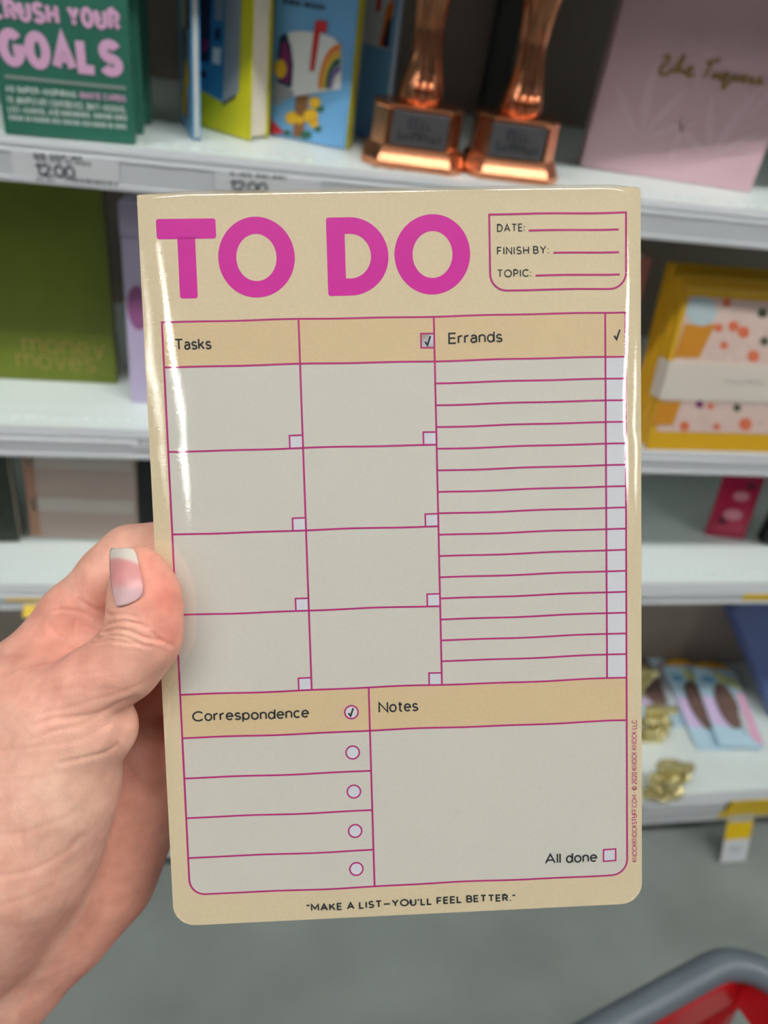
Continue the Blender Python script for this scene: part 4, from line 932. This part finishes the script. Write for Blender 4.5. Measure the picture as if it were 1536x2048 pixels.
# one smooth curved plate through the skin hits
uu, vv = np.meshgrid(np.linspace(0, 1, NU + 1), np.linspace(0, 1, len(ysn))); ok = ~np.isnan(DEP)
B_ = lambda u, v: np.stack([np.ones_like(u), u, v, u * u, u * v, v * v, u ** 3, u * u * v], -1)
cf = np.linalg.lstsq(B_(uu[ok], vv[ok]), DEP[ok], rcond=None)[0]; FIT = B_(uu, vv) @ cf; print('nail hits', ok.sum(), ok.size)
FIT = np.where(ok, np.minimum(FIT, DEP - .0001), FIT) - .0006
for _ in range(6): FIT[1:-1, 1:-1] = (FIT[1:-1, 1:-1] * 2 + FIT[:-2, 1:-1] + FIT[2:, 1:-1] + FIT[1:-1, :-2] + FIT[1:-1, 2:]) / 6
for j, y in enumerate(ysn):
    for i in range(NU + 1):
        vs.append(CAM + CV @ cvp((XN[j, i], y, FIT[j, i]))); v = j / (len(ysn) - 1); u = i / NU
        edge = .15 + .13 * u * u + .05 * (1 - u) ** 4; lun = .66 + .10 * abs(u - .35)
        tip, bed, moon = [np.array(srgb(*c)) for c in ((232, 222, 212), (226, 156, 154), (218, 182, 184))]
        k1_ = 1 / (1 + math.exp(-(v - edge) / .012)); k2_ = 1 / (1 + math.exp(-(v - lun) / .03)); c = tip * (1 - k1_) + (bed * (1 - k2_) + moon * k2_) * k1_
        cols.append(c)
for j in range(len(ysn) - 1):
    for i in range(NU): q = j * (NU + 1) + i; fs.append((q, q + NU + 1, q + NU + 2, q + 1))
nail = mesh('thumb_nail', vs, fs, None, hand, True); nail['label'] = 'short pink thumb nail with pale tip'
at = nail.data.color_attributes.new('nail', 'FLOAT_COLOR', 'POINT'); at.data.foreach_set('color', np.array(cols).ravel())
md = nail.modifiers.new('thick', 'SOLIDIFY'); md.thickness = .0006; md.offset = 0
m_nail = D.materials.new('nail'); m_nail.use_nodes = True; b = m_nail.node_tree.nodes['Principled BSDF']; ca = m_nail.node_tree.nodes.new('ShaderNodeVertexColor'); ca.layer_name = 'nail'; m_nail.node_tree.links.new(ca.outputs['Color'], b.inputs['Base Color']); b.inputs['Roughness'].default_value = .3; b.inputs['Subsurface Weight'].default_value = .1; b.inputs['Subsurface Scale'].default_value = .002
nail.data.materials.append(m_nail)

# ================================================================== THE CART
m_rim = mat('grey_cart_plastic', (96, 106, 114), .38, var=.05, scale=30, bump=.04, bscale=200); m_cred = mat('red_cart_plastic', (176, 12, 24), .38); m_cblk = mat('black_cart_rubber', (20, 20, 22), .6)
ZC = .60
p0, p1 = onZ(1230, 2046, ZC), onZ(1437, 1930, ZC); q0 = onZ(1575, 1915, ZC)
e1 = _n(p0 - p1); e1[2] = 0; e1 = _n(e1); print('cart', p0, p1, q0, e1)
e2 = np.array([-e1[1], e1[0], 0]); e2 = e2 if (q0 - p1) @ e2 > 0 else -e2
corner = p1 - e1 * .045
CM = np.eye(4); CM[:3, 0] = e2; CM[:3, 1] = e1; CM[:3, 2] = np.cross(e2, e1); CM[:3, 3] = [corner[0], corner[1], 0]
if CM[2, 2] < 0: CM[:3, 2] *= -1; flipx = True
cart = thing('shopping_cart', 'red plastic shopping cart with a grey rim standing on the floor', 'shopping cart', frame([corner[0], corner[1], 0], e2[:2]))
sgn = 1 if frame([0, 0, 0], e2[:2])[:3, 1] @ e1 > 0 else -1
CWd, CLn = .42, .62
def tube(name, pts, r, m, parent, closed=False, nseg=14):
    pts = [np.array(p, float) for p in pts]; n_ = len(pts); vs, fs = [], []
    for i in range(n_):
        tn = _n(pts[(i + 1) % n_] - pts[i - 1]) if closed or 0 < i < n_ - 1 else _n(pts[1] - pts[0] if i == 0 else pts[-1] - pts[-2])
        u = _n(np.cross(tn, [0, 0, 1]) if abs(tn[2]) < .95 else np.cross(tn, [1, 0, 0])); w_ = np.cross(u, tn)
        for j in range(nseg): th = 2 * math.pi * j / nseg; vs.append(pts[i] + (u * math.cos(th) + w_ * math.sin(th)) * r)
    for i in range(n_ if closed else n_ - 1):
        for j in range(nseg): a_, b_ = i * nseg, ((i + 1) % n_) * nseg; fs.append((a_ + j, a_ + (j + 1) % nseg, b_ + (j + 1) % nseg, b_ + j))
    if not closed: fs += [tuple(range(nseg))[::-1], tuple(range(len(vs) - nseg, len(vs)))]
    bm = bmesh.new(); bv = [bm.verts.new(v) for v in vs]
    for f in fs: bm.faces.new([bv[i] for i in f])
    return obj_bm(name, bm, m, parent, True)
rimp = [(x, sgn * y, ZC) for x, y in rrect(0, 0, CWd, CLn, .055)]
tube('rim', rimp, .0135, m_rim, cart, True)
def wall(name, a, b, za, zb, inset, nwin):
    """slanted basket side with real window openings"""
    a, b = np.array(a, float), np.array(b, float); c_ = np.array([CWd / 2, sgn * CLn / 2]); mid = (a + b) / 2; inn = c_ - mid; inn = inn / np.linalg.norm(inn)
    P = lambda u, v: np.append(a + (b - a) * u + inn * inset * v, za + (zb - za) * v)
    bm = bmesh.new()
    us = [0]; 
    for k in range(nwin): us += [(k + .12) / nwin, (k + .88) / nwin]
    us += [1]; vs_ = [0, .16, .46, .56, .86, 1]
    V_ = {}
    for i, u in enumerate(us):
        for j, v in enumerate(vs_): V_[i, j] = bm.verts.new(P(u, v))
    for i in range(len(us) - 1):
        for j in range(len(vs_) - 1):
            if i % 2 == 1 and j in (1, 3): continue
            bm.faces.new([V_[i, j], V_[i + 1, j], V_[i + 1, j + 1], V_[i, j + 1]])
    o = obj_bm(name, bm, m_cred, cart); md = o.modifiers.new('thick', 'SOLIDIFY'); md.thickness = .006; md.offset = 0; return o
k1 = .012
cs = [(k1, sgn * k1), (CWd - k1, sgn * k1), (CWd - k1, sgn * (CLn - k1)), (k1, sgn * (CLn - k1))]
for i, nm in enumerate(('basket_front', 'basket_side', 'basket_rear', 'basket_side')): wall(nm, cs[i], cs[(i + 1) % 4], ZC - .004, ZC - .27, .05, 3 if i % 2 == 0 else 5)
box('basket_floor', (.05, sgn * .05, ZC - .275), (CWd - .05, sgn * (CLn - .05), ZC - .262), m_cred, cart, .003)
for x in (.05, CWd - .05):
    tube('frame_rail', [(x, sgn * .06, ZC - .27), (x, sgn * .10, .17), (x, sgn * (CLn - .06), .15), (x, sgn * (CLn - .02), ZC + .02)], .011, m_rim, cart)
    for y in (.10, CLn - .08):
        bm = bmesh.new(); bmesh.ops.create_cone(bm, cap_ends=True, segments=24, radius1=.055, radius2=.055, depth=.026, matrix=Matrix.Translation((x, sgn * y, .0555)) @ Matrix.Rotation(math.pi / 2, 4, 'Y')); wh = obj_bm('wheel', bm, m_cblk, cart)
        box('wheel_fork', (x - .018, sgn * y - .012, .05), (x + .018, sgn * y + .012, .16), m_rim, cart, .002)
tube('handle', [(.0, sgn * (CLn + .0), ZC + .0), (.0, sgn * (CLn + .06), ZC + .05), (.03, sgn * (CLn + .075), ZC + .06), (CWd - .03, sgn * (CLn + .075), ZC + .06), (CWd, sgn * (CLn + .06), ZC + .05), (CWd, sgn * CLn, ZC)], .014, m_cred, cart)
